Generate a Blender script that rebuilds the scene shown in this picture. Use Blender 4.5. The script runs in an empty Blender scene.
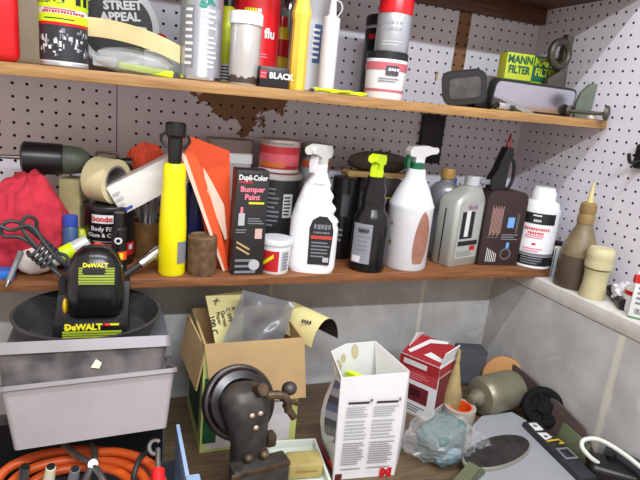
import bpy, bmesh, math, random
from mathutils import Matrix, Vector, noise
random.seed(7)
C = bpy.context.scene.collection
R = math.radians
PI = math.pi
# ------------------------------------------------------------------ camera
CAM = Vector((-1.06157, -1.23650, 0.6)); YAW, PITCH, ROLL, FPX = 0.380005, 0.244845, 0.099572, 537.288
_f = Vector((math.sin(YAW)*math.cos(PITCH), math.cos(YAW)*math.cos(PITCH), -math.sin(PITCH)))
_r0 = Vector((math.cos(YAW), -math.sin(YAW), 0)); _u0 = _r0.cross(_f)
_r = math.cos(ROLL)*_r0 + math.sin(ROLL)*_u0; _u = -math.sin(ROLL)*_r0 + math.cos(ROLL)*_u0
cd = bpy.data.cameras.new('camera'); cam = bpy.data.objects.new('camera', cd); C.objects.link(cam)
mm = Matrix((_r, _u, -_f)).transposed().to_4x4(); mm.translation = CAM
cam.matrix_world = mm; cd.sensor_width = 36; cd.lens = 36*FPX/640; cd.clip_start = 0.02
bpy.context.scene.camera = cam
def on(px, py, ax, val):            # where the sight line of a photo point meets the plane axis=val
    d = _r*((px-320)/FPX) - _u*((py-240)/FPX) + _f
    return CAM + d*((val-CAM[ax])/d[ax])
def depth(p): return (Vector(p)-CAM).dot(_f)
def mpx(n, p): return n*depth(p)/FPX
# ------------------------------------------------------------------ materials
def lin(c): return tuple((v/255/12.92 if v/255 <= .04045 else ((v/255+.055)/1.055)**2.4) for v in c)
_M = {}
def mat(name, col, rough=.5, metal=0, var=.08, scale=30, bump=0, trans=0, alpha=1, spec=.5, col2=None, emit=0, coat=0, thr=None):
    if name in _M: return _M[name]
    m = bpy.data.materials.new(name); m.use_nodes = True; nt = m.node_tree; n = nt.nodes; b = n['Principled BSDF']
    c = lin(col)
    tc = n.new('ShaderNodeTexCoord'); no = n.new('ShaderNodeTexNoise'); no.inputs['Scale'].default_value = scale; no.inputs['Detail'].default_value = 5
    nt.links.new(tc.outputs['Object'], no.inputs['Vector'])
    rp = n.new('ShaderNodeValToRGB')
    c2 = lin(col2) if col2 else tuple(v*(1-var*2) for v in c)
    c1 = c if col2 else tuple(min(1, v*(1+var*.5)) for v in c)
    lo, hi = thr or (.3, .7)
    rp.color_ramp.elements[0].position = lo; rp.color_ramp.elements[1].position = hi
    rp.color_ramp.elements[0].color = (*c2, 1); rp.color_ramp.elements[1].color = (*c1, 1)
    nt.links.new(no.outputs['Fac'], rp.inputs['Fac']); nt.links.new(rp.outputs['Color'], b.inputs['Base Color'])
    b.inputs['Roughness'].default_value = rough; b.inputs['Metallic'].default_value = metal
    b.inputs['Specular IOR Level'].default_value = spec; b.inputs['Alpha'].default_value = alpha
    b.inputs['Transmission Weight'].default_value = trans; b.inputs['Coat Weight'].default_value = coat
    if bump:
        bp = n.new('ShaderNodeBump'); bp.inputs['Strength'].default_value = bump; bp.inputs['Distance'].default_value = .002
        nt.links.new(no.outputs['Fac'], bp.inputs['Height']); nt.links.new(bp.outputs['Normal'], b.inputs['Normal'])
    if emit:
        b.inputs['Emission Color'].default_value = (*c, 1); b.inputs['Emission Strength'].default_value = emit
    _M[name] = m; return m
def P(name, col, rough=.4, **k): return mat(name, col, rough, var=.03, **k)
white = P('white_plastic', (228, 228, 230)); black = P('black_plastic', (22, 22, 24), .35); dark = P('dark_rubber', (32, 31, 32), .6)
red = P('red_paint', (200, 20, 28), .3); lime = P('lime_print', (196, 230, 20)); yellow = P('yellow_plastic', (240, 226, 10), .35)
cream = P('cream_plastic', (226, 220, 190)); grey = P('grey_plastic', (120, 122, 126)); lgrey = P('light_grey', (178, 180, 184))
silver = mat('silver_paint', (186, 190, 196), .35, .6, .04); chrome = mat('chrome', (205, 205, 205), .15, 1, .03)
steel = mat('steel', (150, 150, 148), .32, .9, .12, 40); ltext = P('pale_print', (215, 215, 215), .5); dtext = P('dark_print', (30, 30, 34), .5)
rtext = P('red_print', (190, 30, 36), .45); green = P('green_plastic', (20, 100, 66)); pink = P('pink_print', (226, 120, 140), .5)
blue = P('blue_plastic', (36, 66, 160)); orange = P('orange_plastic', (236, 84, 22), .4); brass = mat('brass', (112, 92, 70), .5, .6, .25, 70, col2=(62, 50, 40))
olive = mat('olive_metal', (138, 134, 114), .38, .45, .1, 25); tan = mat('tan_card', (190, 158, 112), .75, 0, .06, 18)
gtext = P('grey_print', (120, 122, 128), .5); navy = P('navy_plastic', (30, 42, 96), .35); maroon = P('maroon_print', (110, 34, 44), .5)
yprint = P('yellow_print', (224, 214, 30), .5)
# ------------------------------------------------------------------ mesh builder
class MB:
    def __init__(s): s.v = []; s.f = []; s.mi = []; s.m = []
    def _m(s, m):
        if m not in s.m: s.m.append(m)
        return s.m.index(m)
    def add(s, vs, fs, m, M=None):
        o = len(s.v); i = s._m(m)
        for v in vs: s.v.append(tuple(M @ Vector(v)) if M else tuple(v))
        for f in fs: s.f.append(tuple(o+k for k in f)); s.mi.append(i)
        return s
    def box(s, c, d, m, M=None, bev=0, seg=2):
        bm = bmesh.new(); bmesh.ops.create_cube(bm, size=1)
        for v in bm.verts: v.co = Vector((v.co.x*d[0]+c[0], v.co.y*d[1]+c[1], v.co.z*d[2]+c[2]))
        if bev: bmesh.ops.bevel(bm, geom=bm.edges[:], offset=bev, segments=seg, profile=.5, affect='EDGES')
        bm.verts.index_update()
        s.add([v.co[:] for v in bm.verts], [[v.index for v in f.verts] for f in bm.faces], m, M); bm.free(); return s
    def lathe(s, prof, m, seg=32, sx=1, sy=1, M=None, ms=None, cap=True):
        vs = []; n = len(prof)
        for r, z in prof:
            for k in range(seg):
                a = 2*PI*k/seg; vs.append((r*sx*math.sin(a), -r*sy*math.cos(a), z))
        for j in range(n-1):
            fs = [(j*seg+k, j*seg+(k+1) % seg, (j+1)*seg+(k+1) % seg, (j+1)*seg+k) for k in range(seg)]
            if j == 0: s.add(vs, fs, ms[j] if ms else m, M); o = len(s.v)-len(vs)
            else:
                i = s._m(ms[j] if ms else m)
                for f in fs: s.f.append(tuple(o+k for k in f)); s.mi.append(i)
        if cap:
            s.f.append(tuple(o+k for k in reversed(range(seg)))); s.mi.append(s._m(ms[0] if ms else m))
            s.f.append(tuple(o+(n-1)*seg+k for k in range(seg))); s.mi.append(s._m(ms[-1] if ms else m))
        return s
    def cyl(s, a, b, r, m, seg=20, r2=None):
        a = Vector(a); b = Vector(b); d = b-a
        M = Matrix.Translation(a) @ d.to_track_quat('Z', 'Y').to_matrix().to_4x4()
        return s.lathe([(r, 0), (r if r2 is None else r2, d.length)], m, seg, M=M)
    def tube(s, pts, r, m, seg=10, smooth=True, closed=False):
        p = [Vector(q) for q in pts]
        if smooth and len(p) > 2:
            q = []; n = len(p)
            for i in range(n if closed else n-1):
                if closed: a, b, c, d = p[i-1], p[i], p[(i+1) % n], p[(i+2) % n]
                else: a, b, c, d = p[max(i-1, 0)], p[i], p[i+1], p[min(i+2, n-1)]
                for t in [k/6 for k in range(6)]:
                    q.append(.5*((2*b)+(c-a)*t+(2*a-5*b+4*c-d)*t*t+(3*b-a-3*c+d)*t**3))
            if not closed: q.append(p[-1])
            p = q
        n = len(p); vs = []; nrm = None
        for i in range(n):
            t = (p[(i+1) % n]-p[i-1]) if closed else (p[min(i+1, n-1)]-p[max(i-1, 0)])
            t.normalize()
            if nrm is None: nrm = t.orthogonal().normalized()
            nrm = (nrm-t*nrm.dot(t)).normalized(); bn = t.cross(nrm)
            rr = r(i/(n-1)) if callable(r) else r
            for k in range(seg): vs.append(p[i]+rr*(math.cos(2*PI*k/seg)*nrm+math.sin(2*PI*k/seg)*bn))
        fs = [(i*seg+k, i*seg+(k+1) % seg, ((i+1) % n)*seg+(k+1) % seg, ((i+1) % n)*seg+k) for i in range(n if closed else n-1) for k in range(seg)]
        if not closed: fs += [tuple(reversed(range(seg))), tuple((n-1)*seg+k for k in range(seg))]
        return s.add(vs, fs, m)
    def prism(s, poly, d0, d1, m, M=None):       # polygon in x,z ; thickness along y from d0 to d1
        n = len(poly); vs = [(x, d0, z) for x, z in poly]+[(x, d1, z) for x, z in poly]
        fs = [tuple(range(n)), tuple(reversed(range(n, 2*n)))]+[(k, n+k, n+(k+1) % n, (k+1) % n) for k in range(n)]
        return s.add(vs, fs, m, M)
    def slab(s, poly, t, m):                     # 3-D polygon given a thickness along its normal
        p = [Vector(q) for q in poly]; nn = (p[1]-p[0]).cross(p[2]-p[0]).normalized()*t; n = len(p)
        return s.add(p+[q+nn for q in p], [tuple(reversed(range(n))), tuple(range(n, 2*n))]+[(k, (k+1) % n, n+(k+1) % n, n+k) for k in range(n)], m)
    def patch(s, r, a0, a1, z0, z1, m, e=.0005, sx=1, sy=1, r1=None):   # printed label on a round body
        n = max(2, int(abs(a1-a0)/.12)); vs = []
        for k in range(n+1):
            a = a0+(a1-a0)*k/n
            for z, rr in ((z0, r), (z1, r1 or r)): vs.append(((rr+e)*sx*math.sin(a), -(rr+e)*sy*math.cos(a), z))
        return s.add(vs, [(2*k, 2*k+2, 2*k+3, 2*k+1) for k in range(n)], m)
    def quad(s, x0, x1, z0, z1, y, m, e=.0005, M=None):                 # printed label on a flat front
        return s.add([(x0, y-e, z0), (x1, y-e, z0), (x1, y-e, z1), (x0, y-e, z1)], [(0, 1, 2, 3)], m, M)
    def text(s, t, h, m, c=(0, 0), y=0, r=None, e=.0009, sx=1, rot=0, bold=.02, M=None, ry=1):
        cu = bpy.data.curves.new('t', 'FONT'); cu.body = t; cu.align_x = 'CENTER'; cu.align_y = 'CENTER'; cu.size = h*1.4; cu.offset = bold*h; cu.resolution_u = 2
        ob = bpy.data.objects.new('t', cu); me = ob.to_mesh()
        vs = []; ca, sa = math.cos(rot), math.sin(rot)
        for v in me.vertices:
            a, b = v.co.x*sx, v.co.y
            a, b = a*ca-b*sa, a*sa+b*ca
            if r: an = c[0]+a/r; vs.append(((r+e)*math.sin(an), -(r+e)*ry*math.cos(an), c[1]+b))
            else: vs.append((c[0]+a, y-e, c[1]+b))
        fs = [tuple(f.vertices) for f in me.polygons]
        ob.to_mesh_clear(); bpy.data.objects.remove(ob); bpy.data.curves.remove(cu)
        return s.add(vs, fs, m, M)
    def lines(s, n, x0, x1, z0, z1, m, y=0, r=None, e=.0008, M=None, ry=1):  # illegible small print
        for k in range(n):
            z = z1+(z0-z1)*(k+.5)/n; hh = abs(z1-z0)/n*.22; xe = x0+(x1-x0)*random.uniform(.72, 1)
            if r: s.patch(r, x0/r, xe/r, z-hh, z+hh, m, e, 1, ry)
            else: s.quad(x0, xe, z-hh, z+hh, y, m, e, M)
        return s
    def glyphs(s, n, x0, x1, z0, z1, m, y=0, r=None, e=.0009, M=None, ry=1):   # lettering too blurred to read: a row of letter sized strokes
        w = (x1-x0)/n
        for k in range(n):
            g = ((k*5+n*3) % 7)/7; h = z1-z0
            rects = [(x0+w*(k+.08), x0+w*(k+.72+.22*g), z0+h*.10*((k+n) % 2), z1-h*.22*((k*3+1) % 3)/2)]
            for u0, u1, v0, v1 in rects:
                if r: s.patch(r, u0/r, u1/r, v0, v1, m, e, 1, ry)
                else: s.quad(u0, u1, v0, v1, y, m, e, M)
        return s
    def ball(s, c, r, m, fn=None, u=32, v=20):
        vs = []; fs = []
        for j in range(v+1):
            t = PI*j/v
            for k in range(u):
                a = 2*PI*k/u; d = Vector((math.sin(t)*math.cos(a), math.sin(t)*math.sin(a), math.cos(t)))
                q = Vector((d.x*r[0], d.y*r[1], d.z*r[2]))
                if fn: q = fn(d, q)
                vs.append(q+Vector(c))
        for j in range(v):
            for k in range(u): fs.append((j*u+k, (j+1)*u+k, (j+1)*u+(k+1) % u, j*u+(k+1) % u))
        return s.add(vs, fs, m)
    def grid(s, pts, m, t=0):                    # sheet through a grid of points, thickness t
        nr, nc = len(pts), len(pts[0]); P_ = [[Vector(q) for q in row] for row in pts]
        vs = [q for row in P_ for q in row]; o = nr*nc
        nf = lambda i, j: (P_[min(i+1, nr-1)][j]-P_[max(i-1, 0)][j]).cross(P_[i][min(j+1, nc-1)]-P_[i][max(j-1, 0)]).normalized()
        fs = [(i*nc+j, i*nc+j+1, (i+1)*nc+j+1, (i+1)*nc+j) for i in range(nr-1) for j in range(nc-1)]
        if t:
            vs += [P_[i][j]+nf(i, j)*t for i in range(nr) for j in range(nc)]
            fs += [tuple(o+k for k in reversed(f)) for f in fs]
            for j in range(nc-1): fs += [(j+1, j, o+j, o+j+1), ((nr-1)*nc+j, (nr-1)*nc+j+1, o+(nr-1)*nc+j+1, o+(nr-1)*nc+j)]
            for i in range(nr-1): fs += [(i*nc, (i+1)*nc, o+(i+1)*nc, o+i*nc), ((i+1)*nc+nc-1, i*nc+nc-1, o+i*nc+nc-1, o+(i+1)*nc+nc-1)]
        return s.add(vs, fs, m)
    def build(s, name, parent=None, sharp=35, mod=None):
        me = bpy.data.meshes.new(name); me.from_pydata(s.v, [], s.f)
        for m in s.m: me.materials.append(m)
        me.polygons.foreach_set('material_index', s.mi); me.update()
        bm = bmesh.new(); bm.from_mesh(me); bmesh.ops.recalc_face_normals(bm, faces=[f for f in bm.faces]) if mod == 'n' else None; bm.to_mesh(me); bm.free()
        me.shade_smooth(); me.set_sharp_from_angle(angle=R(sharp))
        o = bpy.data.objects.new(name, me); C.objects.link(o)
        if parent: o.parent = parent
        return o
def tag(o, label=None, cat=None, group=None, kind=None):
    if label: o['label'] = label
    if cat: o['category'] = cat
    if group: o['group'] = group
    if kind: o['kind'] = kind
    return o
def thing(name, label, cat, loc, rotz=0, group=None):
    o = bpy.data.objects.new(name, None); C.objects.link(o); o.location = loc; o.rotation_euler = (0, 0, rotz); o.empty_display_size = .02
    return tag(o, label, cat, group)
def at(bx, by, Y, w, tx, ty):       # photo base point, depth plane, width, top -> x, top z, radius
    p = on(bx, by, 1, Y); q = on(tx, ty, 1, Y)
    return p.x, q.z, mpx(w, p)/2
def face(x, y, k=1): return k*math.atan2(CAM.x-x, -(CAM.y-y))
# ------------------------------------------------------------------ setting
E_R, E_B = .100, .1165              # how far the block walls stand out in front of the pegboard
ZL = .264; ZB = -.07                # lower shelf top, bench top
def ZU(x): return .6290+.0095*x+.0005     # the upper shelf sags a little to the left
FLOOR = ZB-.92
def wallmat():
    m = mat('pegboard_paint', (216, 213, 222), .6, 0, .03, 12); nt = m.node_tree; n = nt.nodes; b = n['Principled BSDF']
    src = b.inputs['Base Color'].links[0].from_socket
    g = n.new('ShaderNodeNewGeometry'); sp = n.new('ShaderNodeSeparateXYZ'); nt.links.new(g.outputs['Position'], sp.inputs[0])
    def mth(op, a, v=None, w=None):
        q = n.new('ShaderNodeMath'); q.operation = op
        for i, z in enumerate((a, v, w)):
            if z is None: continue
            if isinstance(z, (int, float)): q.inputs[i].default_value = z
            else: nt.links.new(z, q.inputs[i])
        return q.outputs[0]
    no = n.new('ShaderNodeTexNoise'); no.inputs['Scale'].default_value = 38; no.inputs['Detail'].default_value = 4; nt.links.new(g.outputs['Position'], no.inputs['Vector'])
    nz = mth('SUBTRACT', no.outputs['Fac'], .5)
    strip = mth('LESS_THAN', mth('ABSOLUTE', mth('ADD', mth('ADD', sp.outputs['X'], .236), mth('MULTIPLY', nz, .006))), .0185)
    strip = mth('MULTIPLY', strip, mth('GREATER_THAN', sp.outputs['Z'], .66)); strip = mth('MULTIPLY', strip, mth('GREATER_THAN', sp.outputs['Y'], -.03))
    bx, bz = -.785, .598
    dx = mth('DIVIDE', mth('ADD', sp.outputs['X'], -bx), .120); dz = mth('DIVIDE', mth('ADD', sp.outputs['Z'], -bz), .088)
    d2 = mth('ADD', mth('ADD', mth('ABSOLUTE', dx), mth('ABSOLUTE', dz)), mth('MULTIPLY', nz, 1.7))
    blob = mth('MULTIPLY', mth('LESS_THAN', d2, .90), mth('GREATER_THAN', sp.outputs['Y'], -.03))
    blob = mth('MULTIPLY', blob, mth('LESS_THAN', sp.outputs['Z'], .608))
    fac = mth('MAXIMUM', strip, blob)
    mx = n.new('ShaderNodeMix'); mx.data_type = 'RGBA'; nt.links.new(fac, mx.inputs[0]); nt.links.new(src, mx.inputs[6]); mx.inputs[7].default_value = (*lin((128, 90, 58)), 1)
    nt.links.new(mx.outputs[2], b.inputs['Base Color']); return m
peg = wallmat(); hardboard = mat('raw_hardboard', (60, 40, 28), .9)
def pegpanel(mb, a0, a1, z0, z1, oa, oz, W, d=.0254, rh=.0031, th=.005):
    # W maps (a, depth, z) to the world; real round holes with walls
    i0 = math.ceil((a0-oa)/d+.5); i1 = math.floor((a1-oa)/d-.5); j0 = math.ceil((z0-oz)/d+.5); j1 = math.floor((z1-oz)/d-.5)
    xs = [a0]+[oa+(i-.5)*d for i in range(i0, i1+2)]+[a1]; zs = [z0]+[oz+(j-.5)*d for j in range(j0, j1+2)]+[z1]
    for i in range(len(xs)-1):
        for j in range(len(zs)-1):
            A, B, c, e = xs[i], xs[i+1], zs[j], zs[j+1]
            if B-A < 1e-5 or e-c < 1e-5: continue
            if 0 < i < len(xs)-2 and 0 < j < len(zs)-2:
                cx, cz = (A+B)/2, (c+e)/2; h = d/2
                outer = [(cx-h, cz-h), (cx, cz-h), (cx+h, cz-h), (cx+h, cz), (cx+h, cz+h), (cx, cz+h), (cx-h, cz+h), (cx-h, cz)]
                inn = [(cx+rh*math.cos(R(225+45*k)), cz+rh*math.sin(R(225+45*k))) for k in range(8)]
                vs = [W(p[0], 0, p[1]) for p in outer]+[W(p[0], 0, p[1]) for p in inn]+[W(p[0], th, p[1]) for p in inn]
                mb.add(vs, [(k, (k+1) % 8, 8+(k+1) % 8, 8+k) for k in range(8)], peg)
                mb.add(vs, [(8+k, 8+(k+1) % 8, 16+(k+1) % 8, 16+k) for k in range(8)], hardboard)
            else: mb.add([W(A, 0, c), W(B, 0, c), W(B, 0, e), W(A, 0, e)], [(0, 1, 2, 3)], peg)
D = .0254
b = MB(); W = lambda a, q, z: (a, q, z)
for a0, a1, oa, oz in ((-1.62, -1.0552, -49.056*D, 22.993*D), (-1.0535, -.646, -38.978*D, 22.80*D), (-.6455, 0, -22.785*D, 22.83*D)):
    pegpanel(b, a0, a1, .245, 1.05, oa, oz, W)
b.box((-.81, .016, .6475), (1.62, .012, .805), hardboard)
tag(b.build('wall_back'), kind='structure')
b = MB(); W = lambda a, q, z: (q, -a, z)
pegpanel(b, .0005, 1.05, .245, 1.05, .48*D, 33.06*D, W)
b.box((.016, -.52, .6475), (.012, 1.08, .805), hardboard)
tag(b.build('wall_right'), kind='structure')
def concmat():
    m = mat('concrete', (194, 194, 192), .85, 0, .1, 9, bump=.35, col2=(162, 161, 159)); nt = m.node_tree; n = nt.nodes; b = n['Principled BSDF']
    src = b.inputs['Base Color'].links[0].from_socket
    g = n.new('ShaderNodeNewGeometry'); sp = n.new('ShaderNodeSeparateXYZ'); nt.links.new(g.outputs['Position'], sp.inputs[0])
    no = n.new('ShaderNodeTexNoise'); no.inputs['Scale'].default_value = 14; no.inputs['Detail'].default_value = 8; no.inputs['Distortion'].default_value = 1.5; nt.links.new(g.outputs['Position'], no.inputs['Vector'])
    r2 = n.new('ShaderNodeValToRGB'); r2.color_ramp.elements[0].position = .58; r2.color_ramp.elements[1].position = .86; nt.links.new(no.outputs['Fac'], r2.inputs['Fac'])
    mx = n.new('ShaderNodeMix'); mx.data_type = 'RGBA'; nt.links.new(r2.outputs['Color'], mx.inputs[0]); nt.links.new(src, mx.inputs[6]); mx.inputs[7].default_value = (*lin((204, 207, 212)), 1)
    def mth(op, a, v=None):
        q = n.new('ShaderNodeMath'); q.operation = op; q.use_clamp = op == 'MULTIPLY_ADD'
        for k, z in enumerate((a, v)):
            if z is None: continue
            if isinstance(z, (int, float)): q.inputs[k].default_value = z
            else: nt.links.new(z, q.inputs[k])
        return q.outputs[0]
    wob = mth('MULTIPLY', mth('SUBTRACT', no.outputs['Fac'], .5), .010)
    def joint(sock, pos, hw):
        d = mth('ABSOLUTE', mth('ADD', mth('ADD', sock, -pos), wob)); mr = n.new('ShaderNodeMapRange'); mr.interpolation_type = 'SMOOTHSTEP'
        nt.links.new(d, mr.inputs[0]); mr.inputs[1].default_value = hw*.5; mr.inputs[2].default_value = hw*1.3; mr.inputs[3].default_value = .75; mr.inputs[4].default_value = 0; return mr.outputs[0]
    js = [joint(sp.outputs['X'], -.316, .0055), joint(sp.outputs['X'], -.722, .0055), joint(sp.outputs['X'], -1.128, .0055), joint(sp.outputs['Y'], -.521, .0085), joint(sp.outputs['Y'], -.927, .0085)]
    j = js[0]
    for k in js[1:]: j = mth('MAXIMUM', j, k)
    m2 = n.new('ShaderNodeMix'); m2.data_type = 'RGBA'; nt.links.new(j, m2.inputs[0]); nt.links.new(mx.outputs[2], m2.inputs[6]); m2.inputs[7].default_value = (*lin((214, 208, 194)), 1)
    nt.links.new(m2.outputs[2], b.inputs['Base Color']); return m
conc = concmat(); mortar = mat('mortar', (196, 190, 178), .9, 0, .1, 60)
b = MB(); b.box((-.85, -E_B/2+.06, -.2), (1.7, E_B+.12, .82), conc)
tag(b.build('wall_foundation_back'), kind='structure')
b = MB(); b.box((-E_R/2+.06, -.60-E_B/2, -.2), (E_R+.12, 1.2-E_B, .82), conc)
tag(b.build('wall_foundation_right'), kind='structure')
sill = mat('sill_paint', (214, 212, 208), .6, 0, .05, 14, col2=(190, 184, 174))
b = MB(); b.box((-E_R/2+.012-.012, -.6, .2285), (E_R+.002, 1.2, .034), sill, bev=.002)
tag(b.build('trim_1'), kind='structure')
b = MB(); b.box((-.86, -E_B/2, .2285), (1.52, E_B, .034), sill, bev=.002)
tag(b.build('trim_2'), kind='structure')
b = MB(); b.box((-.8, -.9, FLOOR-.02), (3.2, 3, .04), mat('floor_concrete', (120, 118, 114), .8)); tag(b.build('floor'), kind='structure')
def woodmat(name, c1, c2, sc=(2, 30, 30)):
    m = mat(name, c1, .55); nt = m.node_tree; n = nt.nodes; b = n['Principled BSDF']
    tc = n['Texture Coordinate']; mp = n.new('ShaderNodeMapping'); mp.inputs['Scale'].default_value = sc
    no = [q for q in n if q.type == 'TEX_NOISE'][0]; no.inputs['Scale'].default_value = 6; no.inputs['Detail'].default_value = 8; no.inputs['Distortion'].default_value = .6
    nt.links.new(tc.outputs['Object'], mp.inputs[0]); nt.links.new(mp.outputs[0], no.inputs['Vector'])
    rp = [q for q in n if q.type == 'VALTORGB'][0]; rp.color_ramp.elements[0].color = (*lin(c2), 1); rp.color_ramp.elements[1].color = (*lin(c1), 1); return m
pine = woodmat('pine_edge', (176, 136, 84), (138, 98, 54)); pinered = woodmat('shelf_brown', (146, 92, 52), (96, 58, 32)); dkwood = woodmat('dark_stained', (100, 60, 36), (62, 36, 22))
benchwood = woodmat('bench_wood', (116, 96, 70), (80, 64, 48))
b = MB(); b.box((-.8, -.1405, -.0095), (1.6, .281, .019), pine, bev=.0015)
o = tag(b.build('shelf_board'), 'upper pale pine shelf board holding aerosol cans and the car mirror', 'shelf'); o.location = (0, 0, .6290); o.rotation_euler = (0, -math.atan(.0095), 0)
b = MB(); b.box((-.80, -.1325, ZL-.009), (1.59, .263, .018), pinered, bev=.0015)
tag(b.build('shelf_board'), 'lower reddish brown shelf board holding the spray bottles', 'shelf')
t = thing('shelf_board', 'dark brown shelf above the mirror at the very top, with a cleat on the wall', 'shelf', (-.21, 0, .86))
b = MB(); b.box((0, -.011, .02), (.415, .021, .04), dkwood, bev=.001); b.build('cleat', t)
b = MB(); b.box((-.6, -.16, .047), (1.62, .32, .018), dkwood, bev=.001); b.build('board', t)
t = thing('workbench', 'brown wooden workbench under the junk along the block walls', 'workbench', (-.85, -.46, FLOOR))
b = MB(); b.box((0, 0, .90), (1.48, .68, .04), benchwood, bev=.002); b.build('worktop', t)
for sx in (-1, 1):
    for sy in (-1, 1):
        b = MB(); b.box((sx*.68, sy*.28, .44), (.08, .08, .88), benchwood, bev=.003); b.build('leg', t)
# ------------------------------------------------------------------ light: two ceiling tubes and the soft bounce of the room
def tubelight(x, y, z, e, col, aim):
    l = bpy.data.lights.new('tube', 'AREA'); l.shape = 'RECTANGLE'; l.size = 1.25; l.size_y = .035; l.energy = e; l.color = col
    o = bpy.data.objects.new('ceiling_tube_light', l); C.objects.link(o); o.location = (x, y, z)
    d = Vector((x, aim[0], aim[1]))-o.location
    o.rotation_euler = d.to_track_quat('-Z', 'Y').to_euler(); return o
tubelight(-.75, -1.85, 1.50, 29, (.88, .94, 1), (-.1, .35))
tubelight(-.75, -.98, 1.72, 18, (.88, .94, 1), (-.2, .3))
w = bpy.data.worlds.new('world'); bpy.context.scene.world = w; w.use_nodes = True
bg = w.node_tree.nodes['Background']; bg.inputs[0].default_value = (1, .86, .78, 1); bg.inputs[1].default_value = .92
vs = bpy.context.scene.view_settings; vs.view_transform = 'Standard'; vs.look = 'None'; vs.gamma = 1; vs.exposure = 0; vs.use_curve_mapping = False
# ================================================================== UPPER SHELF
def upper(px, Y, w, pyref=60):
    p = on(px, pyref, 1, Y); return p.x, Y, ZU(p.x), mpx(w, p)/2
def can_body(t, r, h, mb_, m2=None, seg=36, neck=.82, sh=.035):
    b = MB(); b.lathe([(r*.93, 0), (r, .002), (r, .005), (r*.985, .007), (r*.985, h-sh), (r*.99, h-sh+.002), (r*neck, h-sh*.35), (r*neck*.75, h)], mb_, seg,
                      ms=[m2 or mb_, m2 or mb_, m2 or mb_, mb_, m2 or mb_, m2 or mb_, m2 or mb_]); return b.build('body', t)
def cap_cyl(t, r, z0, z1, m, name='cap', seg=32):
    b = MB(); b.lathe([(r, z0), (r, z1-.004), (r*.94, z1)], m, seg); return b.build(name, t)
# red container at the far left edge
x, y, z, r = upper(-2, -.2, 38); t = thing('fuel_bottle', 'plain red plastic container at the far left end of upper shelf', 'bottle', (x, y, z), face(x, y))
b = MB(); b.box((0, 0, .09), (2*r, .09, .18), red, bev=.012, seg=3); b.build('body', t)
b = MB(); b.lathe([(.018, .18), (.018, .20)], red, 20); b.build('neck', t); cap_cyl(t, .022, .20, .222, black)
x, y, z, r = upper(33, -.06, 28); t = thing('jug', 'cream coloured jug behind the flat tyre inflator can', 'jug', (x, y, z), face(x, y))
b = MB(); b.box((0, 0, .1), (.085, .075, .2), cream, bev=.014, seg=3); b.build('body', t); cap_cyl(t, .02, .199, .225, cream)
# tyre inflator can
x, y, z, r = upper(64, -.232, 45, 30); t = thing('aerosol_can', 'tyre inflator aerosol with lime green band and black picture label', 'aerosol can', (x, y, z), face(x, y))
can_body(t, r, .215, P('can_white', (222, 224, 228)), silver); cap_cyl(t, r*.6, .2148, .25, lime)
b = MB(); b.patch(r*.985, -1.7, 1.7, .009, .066, P('label_black', (40, 42, 48)))
b.patch(r*.985, -1.7, 1.7, .0865, .178, lime); b.patch(r*.985, -1.7, 1.7, .066, .078, lime, .0006); b.patch(r*.985, -1.2, 1.2, .0615, .066, red, .0008)
for k in range(60):
    a = random.uniform(-1.3, 1.3); zz = random.uniform(.014, .056); b.patch(r*.985, a, a+random.uniform(.04, .16), zz, zz+random.uniform(.002, .009), random.choice([ltext, gtext, lgrey, gtext]), .0009)
b.text('flat fix', .040, dtext, (0, .112), r=r*.985, bold=.05); b.glyphs(16, -.034, .034, .079, .083, rtext, r=r*.985); b.lines(1, -.03, .03, .083, .086, rtext, r=r*.985); b.lines(1, -.03, .03, .069, .073, dtext, r=r*.985)
b.build('label', t)
# round blister package, masking strip, clear bag
x, y, z, r = upper(118, -.10, 82, 15); t = thing('blister_pack', 'round black and white STREET APPEAL package behind a tan strip', 'package', (x, y, z+.002), face(x, y, .6))
clear = mat('clear_plastic', (220, 226, 226), .12, 0, .02, alpha=.28); hazy = mat('hazy_film', (196, 200, 200), .25, 0, .05, alpha=.45)
b = MB(); M = Matrix.Translation((0, 0, r+.005)) @ Matrix.Rotation(R(90), 4, 'X'); b.lathe([(r*.97, -.022), (r, -.018), (r, .018), (r*.95, .021)], P('card_grey', (196, 198, 202)), 48, M=M); b.build('tub', t)
b = MB(); M = Matrix.Translation((0, -.0215, r+.005)) @ Matrix.Rotation(R(90), 4, 'X'); b.lathe([(r*.80, 0), (r*.80, .0008)], dtext, 48, M=M)
b.text('STREET', .0145, ltext, (.008, .118), -.0226, rot=R(7), bold=.06); b.text('APPEAL', .0145, ltext, (.004, .098), -.0226, rot=R(7), bold=.06)
b.quad(-.012, .05, .072, .086, -.0226, ltext, .0006); b.text('STEM', .010, dtext, (.018, .079), -.0232, bold=.05); b.build('label', t)
x, y, z, r = upper(134, -.225, 88, 40)
tapem = mat('tan_tape', (206, 196, 150), .5, 0, .08, 14, col2=(190, 164, 110)); t = thing('bundle', 'tan strip curling over a small bundle wrapped in clear film', 'packaging', (x, y, z), face(x, y, .5))
b = MB(); n = 14; pts = []
for i in range(n+1):
    u = i/n-.5; pts.append([(u*2*r, -.022+.012*(2*u)**2, .047-.026*u+zz*.85-.008*(2*u)**2) for zz in (0, .012, .024, .034)])
b.grid(pts, tapem, .003); b.build('strip', t)
b = MB(); b.ball((0, 0, .022), (r*.86, .018, .0215), hazy, lambda d, q: q*(1+.12*noise.noise(d*3.5))); b.build('film', t)
b = MB(); b.box((.02, 0, .011), (.09, .014, .012), lime, Matrix.Rotation(R(4), 4, 'Y'), bev=.003); b.box((-.045, .002, .016), (.04, .012, .018), lgrey, bev=.004); b.build('contents', t)
x, y, z, r = upper(166, -.12, 36); t = thing('storage_box', 'lime lidded box with a small red knob behind tan strip', 'box', (x, y, z), face(x, y, .6))
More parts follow.
